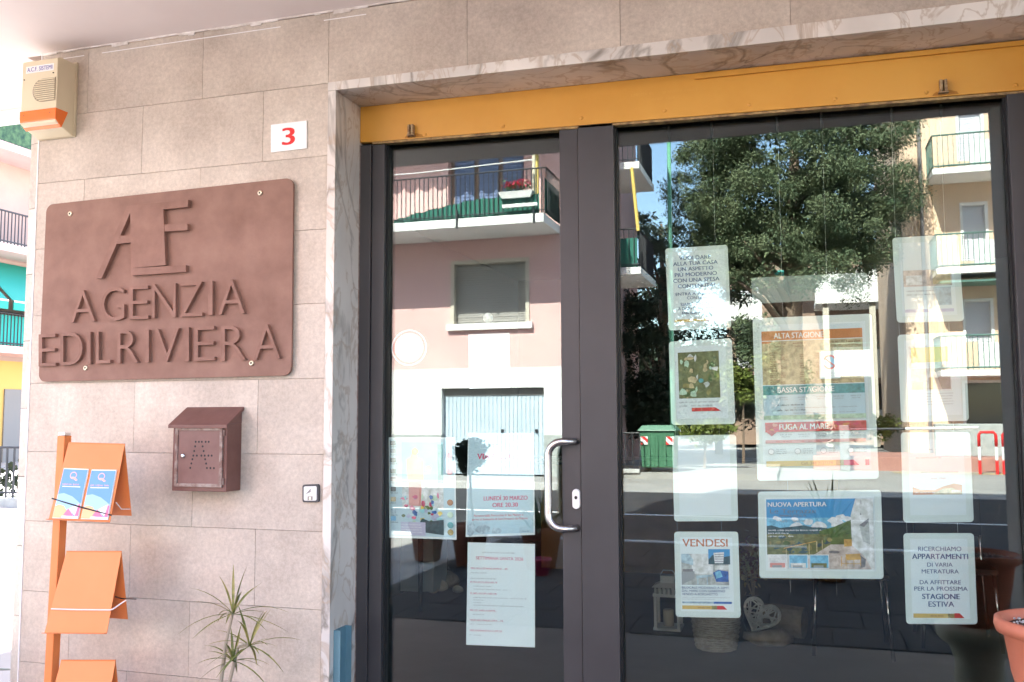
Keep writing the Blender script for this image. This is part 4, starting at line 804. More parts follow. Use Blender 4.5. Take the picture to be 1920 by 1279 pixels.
fp = MB().box(1.30, 1.75, 6.76, 6.798, 1.32, 1.66); fp = fp.build("picture_frame", M_dkwood, origin=(1.5, 6.78, 1.3), bevel=.006); tag(fp, "dark picture frame on the back wall of the shop", "picture frame"); m = MB(); m.face([(1.33, 6.757, 1.35), (1.72, 6.757, 1.35), (1.72, 6.757, 1.63), (1.33, 6.757, 1.63)]); m.build("picture", M_cab, fp)

# ------------------------------------------------------------------ the other side of the street (seen in the glass)
def wall_open(mb, x0, x1, z0, z1, y0, y1, ops):
    xs = sorted({x0, x1, *[v for o in ops for v in (o[0], o[1]) if x0 < v < x1]}); zs = sorted({z0, z1, *[v for o in ops for v in (o[2], o[3]) if z0 < v < z1]})
    for i in range(len(xs) - 1):
        for j in range(len(zs) - 1):
            cx, cz = (xs[i] + xs[i + 1]) / 2, (zs[j] + zs[j + 1]) / 2
            if not any(o[0] < cx < o[1] and o[2] < cz < o[3] for o in ops): mb.box(xs[i], xs[i + 1], y0, y1, zs[j], zs[j + 1])
M_pink = mat("pink_render", (.66, .41, .39), .9, (.72, .48, .45), .8, 6); M_bwhite = mat("white_render", (.80, .79, .77), .9, (.72, .71, .69), .8, 6); M_peach = mat("peach_render", (.72, .51, .36), .9, (.78, .58, .43), .7, 6)
M_brownw = mat("brown_render", (.30, .20, .15), .9, (.36, .25, .19), .8, 5); M_plinth = mat("plinth_stone", (.30, .32, .31), .85, (.42, .44, .42), 5, 6, bump=.4, bsc=14); M_shut = mat("grey_shutter", (.20, .19, .18), .6); M_bshut = mat("blue_shutter", (.14, .19, .33), .5)
M_garage = mat("garage_steel", (.46, .55, .62), .5, (.50, .58, .65), 2, 4); M_iron = mat("black_iron", (.03, .03, .035), .5); M_gnet = mat("green_net", (.03, .16, .12), .8); M_grail = mat("green_rail", (.10, .20, .165), .5); M_dglass = mat("dark_window", (.02, .022, .026), .08, spec=.8); M_pglass = mat("pale_blind", (.60, .60, .64), .6)
M_beam = mat("beige_trim", (.55, .50, .42), .8)
YPF = -16.71                                       # facade plane of the pink house
ph = empty("pink_house", (-8, YPF - 4, 0), "pink house with white ground floor and blue garage door, mirrored in the door glass", "house")
GA = (-6.03, -3.49, 0, 2.05); WI = (-5.80, -3.83, 3.52, 5.12); BD = (-5.88, -3.95, 5.86, 8.3)
w = MB(); wall_open(w, -16, -2.75, 2.52, 12.5, YPF - .35, YPF, [WI, BD, (-12, -10, 3.5, 5.1), (-11, -9.2, 5.86, 8.2), (-5.9, -4, 9.2, 11.4)]); w.box(-16, -2.75, YPF - 9, YPF - .55, 0, 12.5); w.build("upper_wall", M_pink, ph)
w = MB(); wall_open(w, -16, -2.75, .95, 2.518, YPF - .35, YPF + .012, [GA]); w.build("ground_floor_wall", M_bwhite, ph)
w = MB(); wall_open(w, -16, -2.75, 0, .948, YPF - .35, YPF + .03, [GA]); w.build("stone_plinth", M_plinth, ph)
r = MB(); r.box(-16.4, -2.3, YPF - 9.3, YPF + .5, 12.5, 12.7); r.build("roof", mat("roof_tiles", (.36, .17, .11), .9), ph)
gd = MB(); gd.box(GA[0], GA[1], YPF - .20, YPF - .17, .02, 2.05)
nrib = 24
for i in range(nrib):
    x = GA[0] + .05 + i * (GA[1] - GA[0] - .1) / nrib; gd.box(x, x + .068, YPF - .169, YPF - .15, .03, 1.86)
gd = gd.build("garage_door", M_garage, ph)
for x in (-4.55, -3.72): MB().box(x - .03, x + .03, YPF - .149, YPF - .11, 1.0, 1.08).build("handle", M_iron, gd)
MB().box(GA[0] + .02, GA[1] - .02, YPF - .149, YPF - .13, 1.88, 2.04).build("header", M_shut, gd)
wd = MB(); wd.box(WI[0], WI[0] + .09, YPF - .2, YPF + .03, WI[2], WI[3]); wd.box(WI[1] - .09, WI[1], YPF - .2, YPF + .03, WI[2], WI[3]); wd.box(WI[0] + .09, WI[1] - .09, YPF - .2, YPF + .029, WI[3] - .09, WI[3]); wd = wd.build("window", M_beam, ph)
MB().box(WI[0] - .08, WI[1] + .08, YPF - .2, YPF + .10, WI[2] - .09, WI[2] + .06).build("sill", M_bwhite, wd)
sl_ = MB()
for i in range(26):
    z = WI[2] + .06 + i * .0565; sl_.box(WI[0] + .09, WI[1] - .09, YPF - .17, YPF - .145 + .012 * (i % 2), z, z + .05)
sl_.build("roller_shutter", mat("pale_shutter", (.33, .31, .29), .6), wd)
db = MB()
for i in range(3):
    x = BD[0] + .12 + i * .62; db.box(x, x + .5, YPF - .2, YPF - .15, BD[2], BD[3])
    for k in range(30): db.box(x + .04, x + .46, YPF - .15, YPF - .135, BD[2] + .05 + k * .08, BD[2] + .10 + k * .08)
db.build("balcony_shutters", M_bshut, ph); d2 = MB(); d2.box(BD[0], BD[1], YPF - .3, YPF - .22, BD[2], BD[3]); d2.build("balcony_door", M_brownw, ph)
BX0, BX1, BZ, BY = -9.5, -3.08, 5.62, YPF + 1.45
MB().box(BX0, BX1, YPF, BY, BZ, BZ + .20).build("balcony_slab", M_bwhite, ph, bevel=.01)
def railing(name, m, par, pts, z0, h, step=.11, r=.009, rail=.018, panelm=None):
    mb = MB()
    for (ax, ay), (bx, by) in zip(pts[:-1], pts[1:]):
        L = math.hypot(bx - ax, by - ay); n = max(1, int(L / step))
        for i in range(n + 1):
            x, y = ax + (bx - ax) * i / n, ay + (by - ay) * i / n; mb.box(x - r, x + r, y - r, y + r, z0, z0 + h)
        mb.tube([(ax, ay, z0 + h), (bx, by, z0 + h)], rail, 6); mb.tube([(ax, ay, z0 + .08), (bx, by, z0 + .08)], rail * .8, 6)
    return mb.build(name, m, par)
rl = railing("balcony_railing", M_iron, ph, [(BX0, BY - .06), (BX1 + .05, BY - .06), (BX1 + .05, YPF)], BZ + .2, 1.02)
for x in (-7.2, -5.1, -3.3): MB().box(x - .02, x + .02, BY - .02, BY + .03, BZ - .02, BZ + .4).build("rail_bracket", M_iron, rl)
nt_ = MB(); n = 24
for i in range(n):
    x0, x1 = -6.7 + i * (3.5 / n), -6.7 + (i + 1) * (3.5 / n); h0, h1 = (min(.42, .04 + .55 * (k / n) ** .7) + .02 * math.sin(k * 2.2) for k in (i, i + 1))
    y0, y1 = (BY - .10 + .012 * math.sin(k * 1.9) for k in (i, i + 1)); nt_.face([(x0, y0, BZ + .22), (x1, y1, BZ + .22), (x1, y1, BZ + .22 + h1), (x0, y0, BZ + .22 + h0)])
nt_.face([(BX1, BY - .1, BZ + .22), (BX1, YPF + .05, BZ + .22), (BX1, YPF + .05, BZ + 1.0), (BX1, BY - .1, BZ + 1.0)]); nt_.build("green_netting", M_gnet, ph, smooth='keep')
MB().tube([(BX0, BY + .22, BZ + 1.3), (-6, BY + .22, BZ + 1.26), (BX1 - .2, BY + .22, BZ + 1.34)], .012, 6).build("clothes_line", M_bwhite, ph); MB().tube([(BX0, BY + .12, BZ + 1.33), (-6, BY + .12, BZ + 1.29), (BX1 - .2, BY + .12, BZ + 1.36)], .012, 6).build("clothes_line", M_bwhite, ph)
MB().box(BX0, BX1, YPF, BY, BZ + 3.1, BZ + 3.3).build("balcony_slab", M_bwhite, ph); railing("balcony_railing", M_iron, ph, [(BX0, BY - .06), (BX1 + .05, BY - .06), (BX1 + .05, YPF)], BZ + 3.3, 1.0)
vl = MB(); n = 96                                   # scalloped valance of the sun blind under the upper balcony
for i in range(n):
    xa, xb = BX0 + .1 + (BX1 - BX0 - .2) * i / n, BX0 + .1 + (BX1 - BX0 - .2) * (i + 1) / n; za, zb = (BZ + 2.98 - .13 * abs(math.sin(k * math.pi / 6)) for k in (i, i + 1))
    vl.hexa([(xa, BY - .02, BZ + 3.1), (xb, BY - .02, BZ + 3.1), (xb, BY - .02, zb), (xa, BY - .02, za)], [(xa, BY - .03, BZ + 3.1), (xb, BY - .03, BZ + 3.1), (xb, BY - .03, zb), (xa, BY - .03, za)])
vl.build("valance", mat("plum_cloth", (.16, .06, .08), .9), ph)
fb = empty("flower_box", (-3.75, BY - .12, BZ + .62), "white flower box of pink blooms on the balcony of the pink house", "flower box")
MB().prism([(-4.12, BY + .05, BZ + .72), (-3.32, BY + .05, BZ + .72), (-3.32, BY - .25, BZ + .72), (-4.12, BY - .25, BZ + .72)], [(-4.04, BY + .0, BZ + .58), (-3.38, BY + .0, BZ + .58), (-3.38, BY - .2, BZ + .58), (-4.04, BY - .2, BZ + .58)]).build("trough", M_bwhite, fb)
f1, f2 = MB(), MB(); rs = random.Random(5)
for i in range(260):
    c = Vector((rs.uniform(-4.0, -3.4), BY - .1 + rs.gauss(0, .08), BZ + .78 + abs(rs.gauss(0, .08)))); d = Vector((rs.gauss(0, 1), rs.gauss(0, 1), rs.gauss(0, 1) + .5)); blade(f1 if i % 2 else f2, c + (Vector((0, 0, .06)) if i % 2 else Vector((0, 0, 0))), d, .07, .05, .3, n=2)
f1.build("blossoms", mat("pink_bloom", (.70, .06, .12), .7), fb, smooth='keep'); f2.build("leaves", mat("geranium_leaf", (.06, .13, .04), .7), fb, smooth='keep')
MB().box(-4.0, -3.2, BY + .02, BY + .1, BZ + .35, BZ + .42).build("shelf_bracket", M_bwhite, fb)
# side balconies of the pink house
for zb in (5.0, 7.75):
    MB().box(-2.75, -1.62, YPF - 5.2, YPF - 2.6, zb, zb + .18).build("side_balcony_slab", M_bwhite, ph); railing("side_balcony_railing", M_iron, ph, [(-2.7, YPF - 2.65), (-1.66, YPF - 2.65), (-1.66, YPF - 5.1)], zb + .18, 1.0, .12)
MB().box(-2.15, -1.72, YPF - 2.72, YPF - 2.68, 5.2, 5.95).build("green_netting", M_gnet, ph)
MB().tube([(-1.66, YPF - 2.55, 6.1), (-1.80, YPF - 2.55, 7.75)], .045, 8).build("awning_pole", mat("yellow_pole", (.75, .55, .15), .5), ph)
MB().tube([(-3.35, BY - .2, 5.9), (-3.35, BY - .2, 9.2)], .04, 8).build("awning_pole", mat("cream_pole", (.65, .6, .45), .5), ph); MB().tube([(-3.55, YPF + .3, 5.9), (-3.55, YPF + .3, 9.2)], .05, 8).build("awning_pole", MATS["yellow_pole"], ph)

# peach apartment house on the right
YP2 = -26.5
pe = empty("peach_house", (10, YP2 - 4, 0), "peach apartment house with stacked balconies, reflected at the right of the window", "house")
ops = [(7.05, 7.72, 8.72, 10.75), (7.05, 7.72, 5.75, 7.75), (7.0, 7.75, 2.75, 4.8), (6.9, 8.3, .95, 2.35), (9.2, 9.9, 5.75, 7.75), (9.2, 9.9, 2.75, 4.8), (9.2, 9.9, 8.72, 10.75)]
w = MB(); wall_open(w, 5.35, 16, .0, 15, YP2 - .35, YP2, ops); w.box(5.35, 16, YP2 - 9, YP2 - .5, 0, 15); w.build("wall", M_peach, pe)
MB().box(6.25, 6.42, YP2, YP2 + .06, 0.3, 14).build("pilaster", mat("peach_pilaster", (.80, .60, .42), .9), pe)
MB().tube([(5.92, YP2 + .1, 0), (5.92, YP2 + .1, 14)], .055, 8).build("drain_pipe", mat("drain_grey", (.22, .20, .20), .5), pe)
for k, o_ in enumerate(ops):
    wn_ = MB().box(o_[0], o_[1], YP2 - .25, YP2 - .2, o_[2], o_[3]).build("window", M_dglass if k == 3 else M_pglass, pe); f = MB()
    f.box(o_[0] - .05, o_[0] + .03, YP2 - .2, YP2 + .03, o_[2], o_[3] + .05); f.box(o_[1] - .03, o_[1] + .05, YP2 - .2, YP2 + .03, o_[2], o_[3] + .05); f.box(o_[0] + .03, o_[1] - .03, YP2 - .2, YP2 + .029, o_[3] - .03, o_[3] + .05); f.build("frame", M_bwhite, wn_)
    if k != 3:
        sh_ = MB()
        for i in range(int((o_[3] - o_[2]) / .075)): sh_.box(o_[0] + .03, o_[1] - .03, YP2 - .2, YP2 - .185 + (i % 2) * .008, o_[2] + i * .075, o_[2] + i * .075 + .066)
        sh_.build("shutter", M_pglass, wn_)
for zb in (2.48, 5.46, 8.42):
    MB().box(6.1, 13, YP2, YP2 + 1.35, zb, zb + .17).build("balcony_slab", M_bwhite, pe, bevel=.01)
    railing("balcony_railing", M_grail, pe, [(6.13, YP2), (6.13, YP2 + 1.31), (13, YP2 + 1.31)], zb + .17, 1.0, .14, .008, .028)
    MB().box(7.15, 10.2, YP2 + 1.25, YP2 + 1.28, zb + .22, zb + .95).build("white_panel", M_bwhite, pe)
    MB().box(6.2, 7.12, YP2 + 1.25, YP2 + 1.28, zb + .22, zb + (.98 if zb < 3 else .35)).build("peach_panel", M_peach, pe)
MB().box(6.2, 10, YP2 + .1, YP2 + 1.2, 5.22, 5.28).build("awning", M_grail, pe)
gw = MB(); gw.box(5.8, 12, -24.85, -24.5, .222, 1.12); gw = gw.build("garden_wall", M_plinth, origin=(8, -24.7, .2), bevel=.02); tag(gw, "grey stone garden wall before the peach house", "wall")
# white house with terraces behind the cedar
YW = -41.0
wh = empty("terrace_house", (3, YW - 4, 0), "brown walled house with white terraces behind the cedar, seen in the window reflection", "house")
ops = [(-.6, .5, 3.6, 5.3), (-.5, .5, 6.9, 8.6), (3.6, 4.6, 7.0, 9.0), (5.2, 6.2, 7.0, 9.0), (3.6, 5.0, 3.4, 5.6), (5.4, 6.6, .4, 2.8)]
w = MB(); wall_open(w, -1.0, 7.4, 0, 9.4, YW - .35, YW, ops); w.box(-1.0, 7.4, YW - 8, YW - .5, 0, 9.4); w.build("wall", M_brownw, wh)
for o_ in ops:
    wn_ = MB().box(o_[0], o_[1], YW - .25, YW - .2, o_[2], o_[3]).build("window", M_dglass, wh); MB().box(o_[0], o_[1], YW - .19, YW - .17, o_[2], (o_[2] + o_[3]) / 2).build("blind", M_pglass, wn_)
for x0, x1, z, d, h in ((-.9, .7, 5.75, 1.5, .85), (3.0, 7.3, 6.2, 3.0, 1.15), (3.2, 7.3, 3.05, 2.2, .9)):
    MB().box(x0, x1, YW, YW + d, z, z + .25).build("terrace_slab", M_bwhite, wh); MB().box(x0, x1, YW + d - .12, YW + d, z + .25, z + .25 + h).build("parapet", M_bwhite, wh)
    railing("terrace_rail", M_grail, wh, [(x0, YW + d - .06), (x1, YW + d - .06)], z + .25 + h, .3, .6, .015, .03)
for x in (3.3, 5.2, 7.0): MB().box(x, x + .25, YW + 2.6, YW + 2.85, 0, 6.2).build("terrace_pillar", M_beam, wh)
MB().box(.8, 3.0, YW + .2, YW + 1.6, 7.9, 7.96).build("awning", mat("turquoise_awning", (.05, .38, .34), .7), wh)

# trees and shrubs
def leaf_cloud(mb, clumps, rs, size, flat=1.0, n=200, tri=True):
    for c, r in clumps:
        for i in range(n):
            while True:
                d = Vector((rs.uniform(-1, 1), rs.uniform(-1, 1), rs.uniform(-1, 1)))
                if d.length <= 1: break
            d = d * (.55 + .45 * rs.random()); p = Vector(c) + Vector((d.x * r, d.y * r, d.z * r * flat)); a = Vector((rs.gauss(0, 1), rs.gauss(0, 1), rs.gauss(0, .7))).normalized(); b = a.cross(Vector((rs.gauss(0, 1), rs.gauss(0, 1), rs.gauss(0, 1)))).normalized(); s = size * rs.uniform(.6, 1.4)
            mb.face([p - b * s * .35, p + a * s * 1.2, p + b * s * .35] if tri else [p - b * s * .5, p + a * s, p + b * s * .5, p - a * s * .6])
M_trunk = mat("bark_grey", (.16, .11, .08), .95, (.26, .19, .14), 6, 6, bump=.8, bsc=14)
M_cedar = mat("cedar_needles", (.055, .092, .045), .75, (.165, .195, .10), 1.6, 5, .35, .65); M_cedar2 = mat("blue_cedar_needles", (.06, .09, .065), .7, (.14, .17, .12), 1.0, 5, .35, .65)
M_dkleaf = mat("dark_evergreen", (.014, .026, .013), .75, (.035, .05, .022), 1.2, 4); M_lime = mat("shrub_leaf", (.09, .13, .022), .6, (.17, .19, .04), 2.5, 4)
def tree(name, label, base, crown, rs, m, size, n, limbs, flat=.55, tr=.28, top=None, core=0):
    o = empty(name, base, label, "tree"); b = Vector(base); tp = Vector(top) if top else b + Vector((0, 0, 6))
    MB().tube([b, b.lerp(tp, .35) + Vector((rs.uniform(-.1, .1), 0, 0)), b.lerp(tp, .7), tp], [tr, tr * .8, tr * .5, tr * .15], 10).build("trunk", M_trunk, o, smooth=True)
    lb_ = MB()
    for (c, r) in rs.sample(crown, min(limbs, len(crown))):
        s = max(.15, min(.85, (c[2] - .8 - b.z) / (tp.z - b.z))); st_ = b.lerp(tp, s * .8); lb_.tube([st_, st_.lerp(Vector(c), .5) + Vector((0, 0, .25)), Vector(c)], [tr * .32, tr * .2, tr * .05], 6)
    lb_.build("limbs", M_trunk, o, smooth=True); cr = MB(); leaf_cloud(cr, crown, rs, size, flat, n)
    if core: leaf_cloud(cr, [((b.x + (c[0] - b.x) * .8, b.y + (c[1] - b.y) * .62, c[2] + .1), core) for c, r in crown[::3]], rs, size * 2.6, flat, 120)
    cr.build("crown", m, o, smooth='keep'); return o
rs = random.Random(11); cx, cy = 1.95, -25.5; crown = []
tries = 0
while len(crown) < 400:
    z = rs.uniform(5.3, 12.4) if len(crown) % 4 == 0 else rs.uniform(5.3, 10.4); hw = 3.75 * math.sqrt(max(.10, 1 - ((z - 8.0) / 5.4) ** 2)); a = rs.uniform(0, 6.283) if rs.random() < .45 else rs.uniform(.1, 3.04); rr = hw * math.sqrt(rs.uniform(.12, 1)); x = cx + rr * math.cos(a) + .05 * (z - 7); tries += 1
    if abs(x - cx) < .55 and z < 6.2: continue
    if x > cx + 2.6 and z < 6.0: continue
    crown.append(((x, cy + rr * .8 * math.sin(a), z + .2 * math.sin(a * 3)), rs.uniform(.38, .72)))
tree("cedar_tree", "large green cedar whose broad crown fills the reflection in the window", (cx, cy, -.16), crown, rs, M_cedar, .058, 420, 9, .75, .42, (cx + .35, cy, 11.5), .8)
rs = random.Random(12); crown = [((-2.9 + rs.uniform(-1.6, 1.9) * (1 - (z - 3.5) / 7), -30.5 + rs.uniform(-1.3, 1.3), z), rs.uniform(.5, .8)) for z in [3.5 + 5.2 * rs.random() for _ in range(42)]]
tree("blue_cedar_tree", "paler drooping cedar beside the side balconies of the pink house", (-2.6, -30.5, -.16), crown, rs, M_cedar2, .11, 280, 16, .45, .25, (-2.6, -30.5, 8.6))
rs = random.Random(13); crown = [((rs.uniform(-3.0, -.75), -23.4 + rs.uniform(-.8, .8), rs.uniform(1.0, 5.2)), rs.uniform(.5, .8)) for _ in range(36)]
tree("evergreen_tree", "dark dense evergreen behind the green waste bin", (-1.7, -23.5, -.1), crown, rs, M_dkleaf, .11, 320, 10, .9, .2, (-1.7, -23.5, 5.0))
for k, (tx, ty, th, lb) in enumerate(((-.9, -33.5, 4.6, "dark garden tree behind the street lamp"), (1.0, -36.5, 5.6, "dark garden tree between the cedar trunk and the rounded shrub"), (-4.4, -38.0, 7.5, "tall dark garden tree behind the side balconies of the pink house"))):
    rs = random.Random(30 + k); crown = [((tx + rs.uniform(-1.3, 1.3), ty + rs.uniform(-.8, .8), rs.uniform(1.1, th)), rs.uniform(.5, .85)) for _ in range(34)]
    tree("garden_tree", lb, (tx, ty, -.16), crown, rs, M_cedar if k == 1 else M_dkleaf, .12, 260, 8, .9, .16, (tx, ty, th * .9))
hl = MB(); nx, ny = 40, 6; hv_ = lambda i, j: (-160 + 320 * i / nx, -95 - 60 * j / ny, -.5 + (16 + 5 * math.sin(i * .55) + 3 * math.sin(i * 1.3 + 1)) * math.sin(j / ny * math.pi / 2) ** .8)
for i in range(nx):
    for j in range(ny): hl.face([hv_(i, j), hv_(i + 1, j), hv_(i + 1, j + 1), hv_(i, j + 1)])
struct(hl.build("sky_screen_hill", mat("sky_screen_green", (.035, .055, .028), .95, (.085, .11, .055), .25, 8, .35, .65, bump=1, bsc=.6), smooth=True))  # invented dark hill, added to hide the bright low sky from the glass
rs = random.Random(14)
def shrub(name, label, c, r, n, k, m, size, rs):
    o = empty(name, (c[0], c[1], -.1), label, "shrub"); cl_ = [((c[0] + rs.uniform(-r[0], r[0]), c[1] + rs.uniform(-r[1], r[1]), c[2] + rs.uniform(-r[2], r[2])), rs.uniform(.25, .45)) for _ in range(k)]
    mb = MB(); leaf_cloud(mb, cl_, rs, size, .9, n, False); mb.build("foliage", m, o, smooth='keep'); MB().tube([(c[0], c[1], -.1), (c[0] + .05, c[1], c[2])], [.05, .02], 6).build("stem", M_trunk, o)
shrub("round_shrub", "rounded bright green shrub left of the price list in the reflection", (.55, -24.2, 2.35), (.55, .4, .6), 200, 16, M_lime, .075, rs)
shrub("low_hedge", "low yellow green hedge behind the green waste bin", (-.3, -21.2, .95), (.7, .2, .2), 140, 12, M_lime, .06, rs)
shrub("terrace_hedge", "green clipped hedge before the white terraces", (3.2, -28.0, .9), (2.0, .3, .3), 120, 22, M_lime, .07, rs)
rt = MB().box(1.0, 2.6, -24.6, -24.3, -.16, 1.25); rt = rt.build("low_wall", mat("dark_low_wall", (.10, .11, .11), .8), origin=(1.8, -24.4, -.16), bevel=.02); tag(rt, "dark grey low wall beneath the rounded shrub", "wall")
# street lamp
lm = empty("street_lamp", (-1.15, -21.5, -.16), "tall green street lamp post with a curved arm", "street lamp"); MB().tube([(-1.15, -21.5, -.16), (-1.15, -21.5, 4), (-1.12, -21.5, 9.6)], [.085, .07, .05], 10).build("post", mat("lamp_green", (.12, .34, .22), .5), lm, smooth=True)
MB().tube([(-1.12, -21.5, 9.5), (-1.12, -21.3, 9.9), (-1.12, -20.6, 10.1)], .04, 8).build("arm", MATS["lamp_green"], lm, smooth=True); MB().box(-1.27, -.97, -20.9, -20.3, 10.0, 10.15).build("lamp_head", M_trim, lm, bevel=.03)
# waste bin
M_bin = mat("bin_green", (.055, .16, .09), .45, (.07, .19, .11), 3, 4); bx, by = -1.28, -19.75
wb = empty("waste_bin", (bx, by, -.16), "green wheeled waste bin with red and white chevrons", "waste bin"); b = MB()
b.prism([(bx - .40, by - .36, .08), (bx + .40, by - .36, .08), (bx + .40, by + .36, .08), (bx - .40, by + .36, .08)], [(bx - .44, by - .42, 1.0), (bx + .44, by - .42, 1.0), (bx + .44, by + .42, 1.0), (bx - .44, by + .42, 1.0)]); b.build("body", M_bin, wb, bevel=.03)
b = MB(); b.prism([(bx - .50, by - .48, 1.0), (bx + .50, by - .48, 1.0), (bx + .50, by + .48, 1.0), (bx - .50, by + .48, 1.0)], [(bx - .38, by - .34, 1.14), (bx + .38, by - .34, 1.14), (bx + .38, by + .36, 1.14), (bx - .38, by + .36, 1.14)]); b.build("lid", mat("bin_lid", (.12, .24, .17), .45), wb, bevel=.03)
for x in (-.2, 0, .2): MB().box(bx + x - .02, bx + x + .02, by + .37, by + .425, .12, .95).build("rib", M_bin, wb)
for sx in (-1, 1):
    m = MB(); x = bx + sx * .32; y = by + .435; m.face([(x - .09, y, .66), (x + .09, y, .66), (x + .09, y, .86), (x - .09, y, .86)]); c_ = m.build("chevron", M_bwhite, wb)
    m = MB(); m.face([(x - .09, y + .002, .66), (x + .0, y + .002, .66), (x - .09, y + .002, .75)]); m.face([(x - .09, y + .002, .86), (x + .09, y + .002, .70), (x + .09, y + .002, .79), (x + .0, y + .002, .86)]); m.build("stripe", M_redink, c_)
    for sy in (-.3, .3): MB().lathe((bx + sx * .34, by + sy, -.16), [(.07, 0), (.09, .03), (.09, .17), (.07, .2)], 12).build("wheel", M_black, wb)
# iron fence left of the bin
fe = empty("iron_fence", (-2.3, -19.1, -.03), "ornamental iron fence left of the green waste bin", "fence"); railing("fence_bars", M_iron, fe, [(-2.75, -19.1), (-1.68, -19.1)], -.03, .98, .16, .014, .02)
MB().box(-2.75, -1.68, -19.2, -19.0, -.03, .06).build("fence_base", M_kerb, fe)
sc2 = MB()
for x in (-2.5, -2.2, -1.9):
    for s in (-1, 1): sc2.tube([(x, -19.08, .1), (x + s * .1, -19.08, .3), (x + s * .02, -19.08, .5), (x + s * .1, -19.08, .7), (x, -19.08, .9)], .012, 5)
sc2.build("scrollwork", M_iron, fe)
# red and white barriers and the parking bar
for i, x in enumerate((6.78, 7.34)):
    r = empty("hoop_barrier", (x, -22.6, -.16), "red and white hoop barrier, %s of the two at the right end of the street" % ("left" if i == 0 else "right"), "barrier", "hoop barriers by the road")
    for sx in (-.2, .2):
        MB().tube([(x + sx, -22.6, -.16), (x + sx, -22.6, .2)], .038, 10).build("post_foot", M_redink, r); MB().tube([(x + sx, -22.6, .2), (x + sx, -22.6, .55)], .038, 10).build("post_middle", M_bwhite, r)
    MB().tube([(x - .2, -22.6, .55), (x - .2, -22.6, .85), (x - .15, -22.6, .92), (x + .15, -22.6, .92), (x + .2, -22.6, .85), (x + .2, -22.6, .55)], .038, 10).build("hoop", M_redink, r, smooth=True)
pbz = empty("parking_barrier", (4.6, -23.3, .2), "long parking barrier arm, half dark and half white", "barrier"); MB().tube([(3.4, -23.3, .98), (4.9, -23.3, 1.0)], .035, 8).build("dark_arm", M_iron, pbz); MB().tube([(4.9, -23.3, 1.0), (6.7, -23.3, 1.03)], .04, 8).build("white_arm", M_bwhite, pbz); MB().box(3.2, 3.45, -23.45, -23.15, -.16, 1.1).build("motor_post", M_shut, pbz, bevel=.02)
# potted plants along the edge of the pavement in front of the shop
def potted(name, label, x, y, h, r, kind, rs, zb=-.004):
    o = empty(name, (x, y, zb), label, "potted plant", "pots along the pavement edge"); MB().lathe((x, y, zb), [(r * .65, 0), (r * .9, .3), (r, .32), (r, .38), (r * .92, .385), (r * .85, .34)], 22).build("pot", M_terra2, o, smooth=True); MB().lathe((x, y, zb + .32), [(r * .84, 0), (r * .8, .02)], 16).build("soil", M_soil, o)
    mb = MB()
    if kind == 'ball':
        leaf_cloud(mb, [((x + rs.uniform(-.1, .1), y + rs.uniform(-.1, .1), zb + h + rs.uniform(-.1, .1)), .12) for _ in range(9)], rs, .035, .9, 170, False); MB().tube([(x + .05, y, zb + .33), (x + .01, y, zb + .62), (x, y, zb + h)], [.016, .014, .01], 7).build("stem", M_trunk, o)
    else:
        for i in range(44):
            a = i * 2.4; el = R_(rs.uniform(25, 85)); blade(mb, Vector((x + rs.gauss(0, .04), y + rs.gauss(0, .04), zb + .33)), Vector((math.cos(a) * math.cos(el), math.sin(a) * math.cos(el), math.sin(el))), h * rs.uniform(.6, 1.0), .03, .7)
    mb.build("foliage", M_dkleaf if kind == 'ball' else mat("pot_leaf_%d" % int(abs(x) * 100), (.05, .085, .03), .5, (.11, .13, .05), 5, 3), o, smooth='keep')
rs = random.Random(21)
potted("ball_topiary", "dark ball topiary in a terracotta pot, mirrored beside the VIA CRUCIS notice", -.90, -4.48, 1.02, .19, 'ball', rs)
potted("grassy_plant", "grassy plant in a terracotta pot, mirrored right of the VIA CRUCIS notice", -.20, -4.48, .45, .20, 'grass', rs)
potted("spiky_plant", "spiky plant in a terracotta pot, mirrored between the two door posters", -1.42, -4.70, .42, .19, 'grass', rs)
potted("leafy_plant", "leafy plant in a terracotta pot, mirrored under the price list", 2.31, -4.55, .62, .20, 'grass', rs)

pp = empty("small_pink_pot", (-.10, -4.14, -.004), "small magenta pot standing before the grassy plant, mirrored in the door glass", "plant pot"); MB().lathe((-.10, -4.14, -.004), [(.055, 0), (.075, .12), (.085, .125), (.085, .15), (.075, .152), (.07, .13)], 20).build("pot", mat("magenta_plastic", (.42, .03, .11), .4), pp, smooth=True); MB().lathe((-.10, -4.14, .125), [(.068, 0), (.06, .01)], 14).build("soil", M_soil, pp)

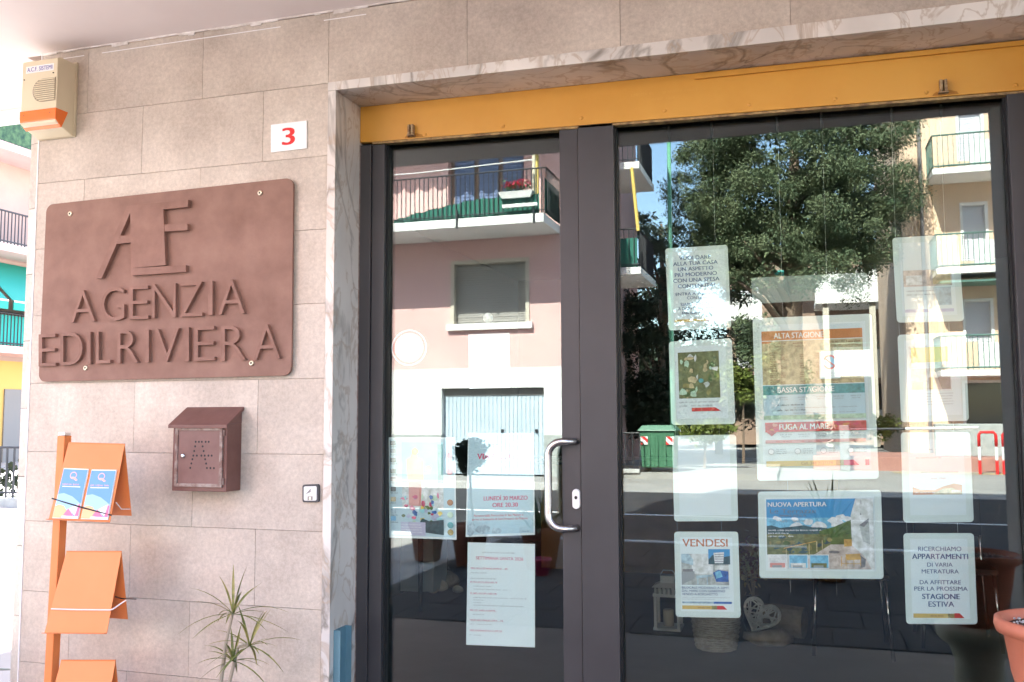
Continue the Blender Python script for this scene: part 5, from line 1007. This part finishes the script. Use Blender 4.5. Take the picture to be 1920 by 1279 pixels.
# ------------------------------------------------------------------ side street at the far left
sh_ = empty("corner_house", (-24, 20, 0), "pale house with green awnings seen past the left corner of the wall", "house"); XF = -22.0
M_cream = mat("cream_render", (.40, .29, .25), .9, (.45, .34, .29), .6, 5); M_yel = mat("yellow_render", (.55, .38, .12), .9)
MB().box(XF - 8, XF, 4, 45, 3.2, 14).build("upper_wall", M_cream, sh_); MB().box(XF - 8, XF + .01, 4, 45, -.16, 3.2).build("ground_floor_wall", M_yel, sh_)
M_awn = mat("green_awning", (.015, .27, .21), .7)
for zb in (3.35, 6.45, 9.55):
    MB().box(XF, XF + 1.3, 6, 43, zb, zb + .22).build("balcony_slab", M_pink, sh_); MB().box(XF + .01, XF + .06, 6, 43, zb + .22, zb + .6).build("white_band", M_beam, sh_)
    railing("balcony_railing", M_iron if zb < 9 else M_grail, sh_, [(XF + 1.25, 12), (XF + 1.25, 30)], zb + .22, 1.0, .13, .012, .03)
    for y in (8, 13.5, 17.2, 20.8, 24.5, 30):
        wn_ = MB().box(XF + .002, XF + .05, y, y + 1.3, zb + .25, zb + 2.5).build("window", mat("brown_door_%d_%d" % (zb, y), (.33, .22, .19), .7), sh_); MB().box(XF + .05, XF + .09, y - .1, y, zb + .25, zb + 2.6).build("frame", M_bwhite, wn_)
MB().box(XF + 1.28, XF + 1.30, 14, 30, 9.8, 10.6).build("green_netting", mat("leafy_net", (.015, .05, .035), .9, (.08, .15, .07), 6, 4), sh_)
for y in (15.0, 18.4, 21.8):
    a = [(XF + .1, y, 6.3), (XF + .1, y + 3.2, 6.3), (XF + 1.7, y + 3.2, 4.9), (XF + 1.7, y, 4.9)]; m = MB(); m.hexa(a, [(x, y_, z - .03) for x, y_, z in a]); m.build("awning", M_awn, sh_)
    MB().box(XF + 1.68, XF + 1.72, y, y + 3.2, 4.62, 4.9).build("awning_valance", M_awn, sh_); MB().tube([(XF + 1.71, y, 4.88), (XF + 1.71, y + 3.2, 4.88)], .03, 6).build("awning_bar", M_bwhite, sh_)
MB().box(XF + 1.2, XF + 1.24, 14, 28, 3.6, 4.5).build("green_netting", mat("teal_net", (.02, .30, .26), .8), sh_)
MB().box(XF + .012, XF + .06, 19.8, 21.2, -.1, 2.3).build("shop_door", M_shut, sh_)
fs = empty("garden_railing", (-9.5, 7.6, -.16), "iron garden railing on a grey base beyond the left corner", "fence")
railing("railing_bars", M_iron, fs, [(-14.5, 8.5), (-9.2, 8.5)], .12, .8, .14, .012, .02); MB().box(-14.5, -9.2, 8.4, 8.6, -.16, .12).build("railing_base", M_plinth, fs)
mb = MB(); leaf_cloud(mb, [((-11.5 + rs.uniform(-2, 2), 8.9 + rs.uniform(-.2, .2), .5 + rs.uniform(-.3, .3)), .3) for _ in range(9)], rs, .07, .9, 60, False); o = mb.build("climbing_plant", M_dkleaf, fs, smooth='keep'); o["kind"] = "stuff"
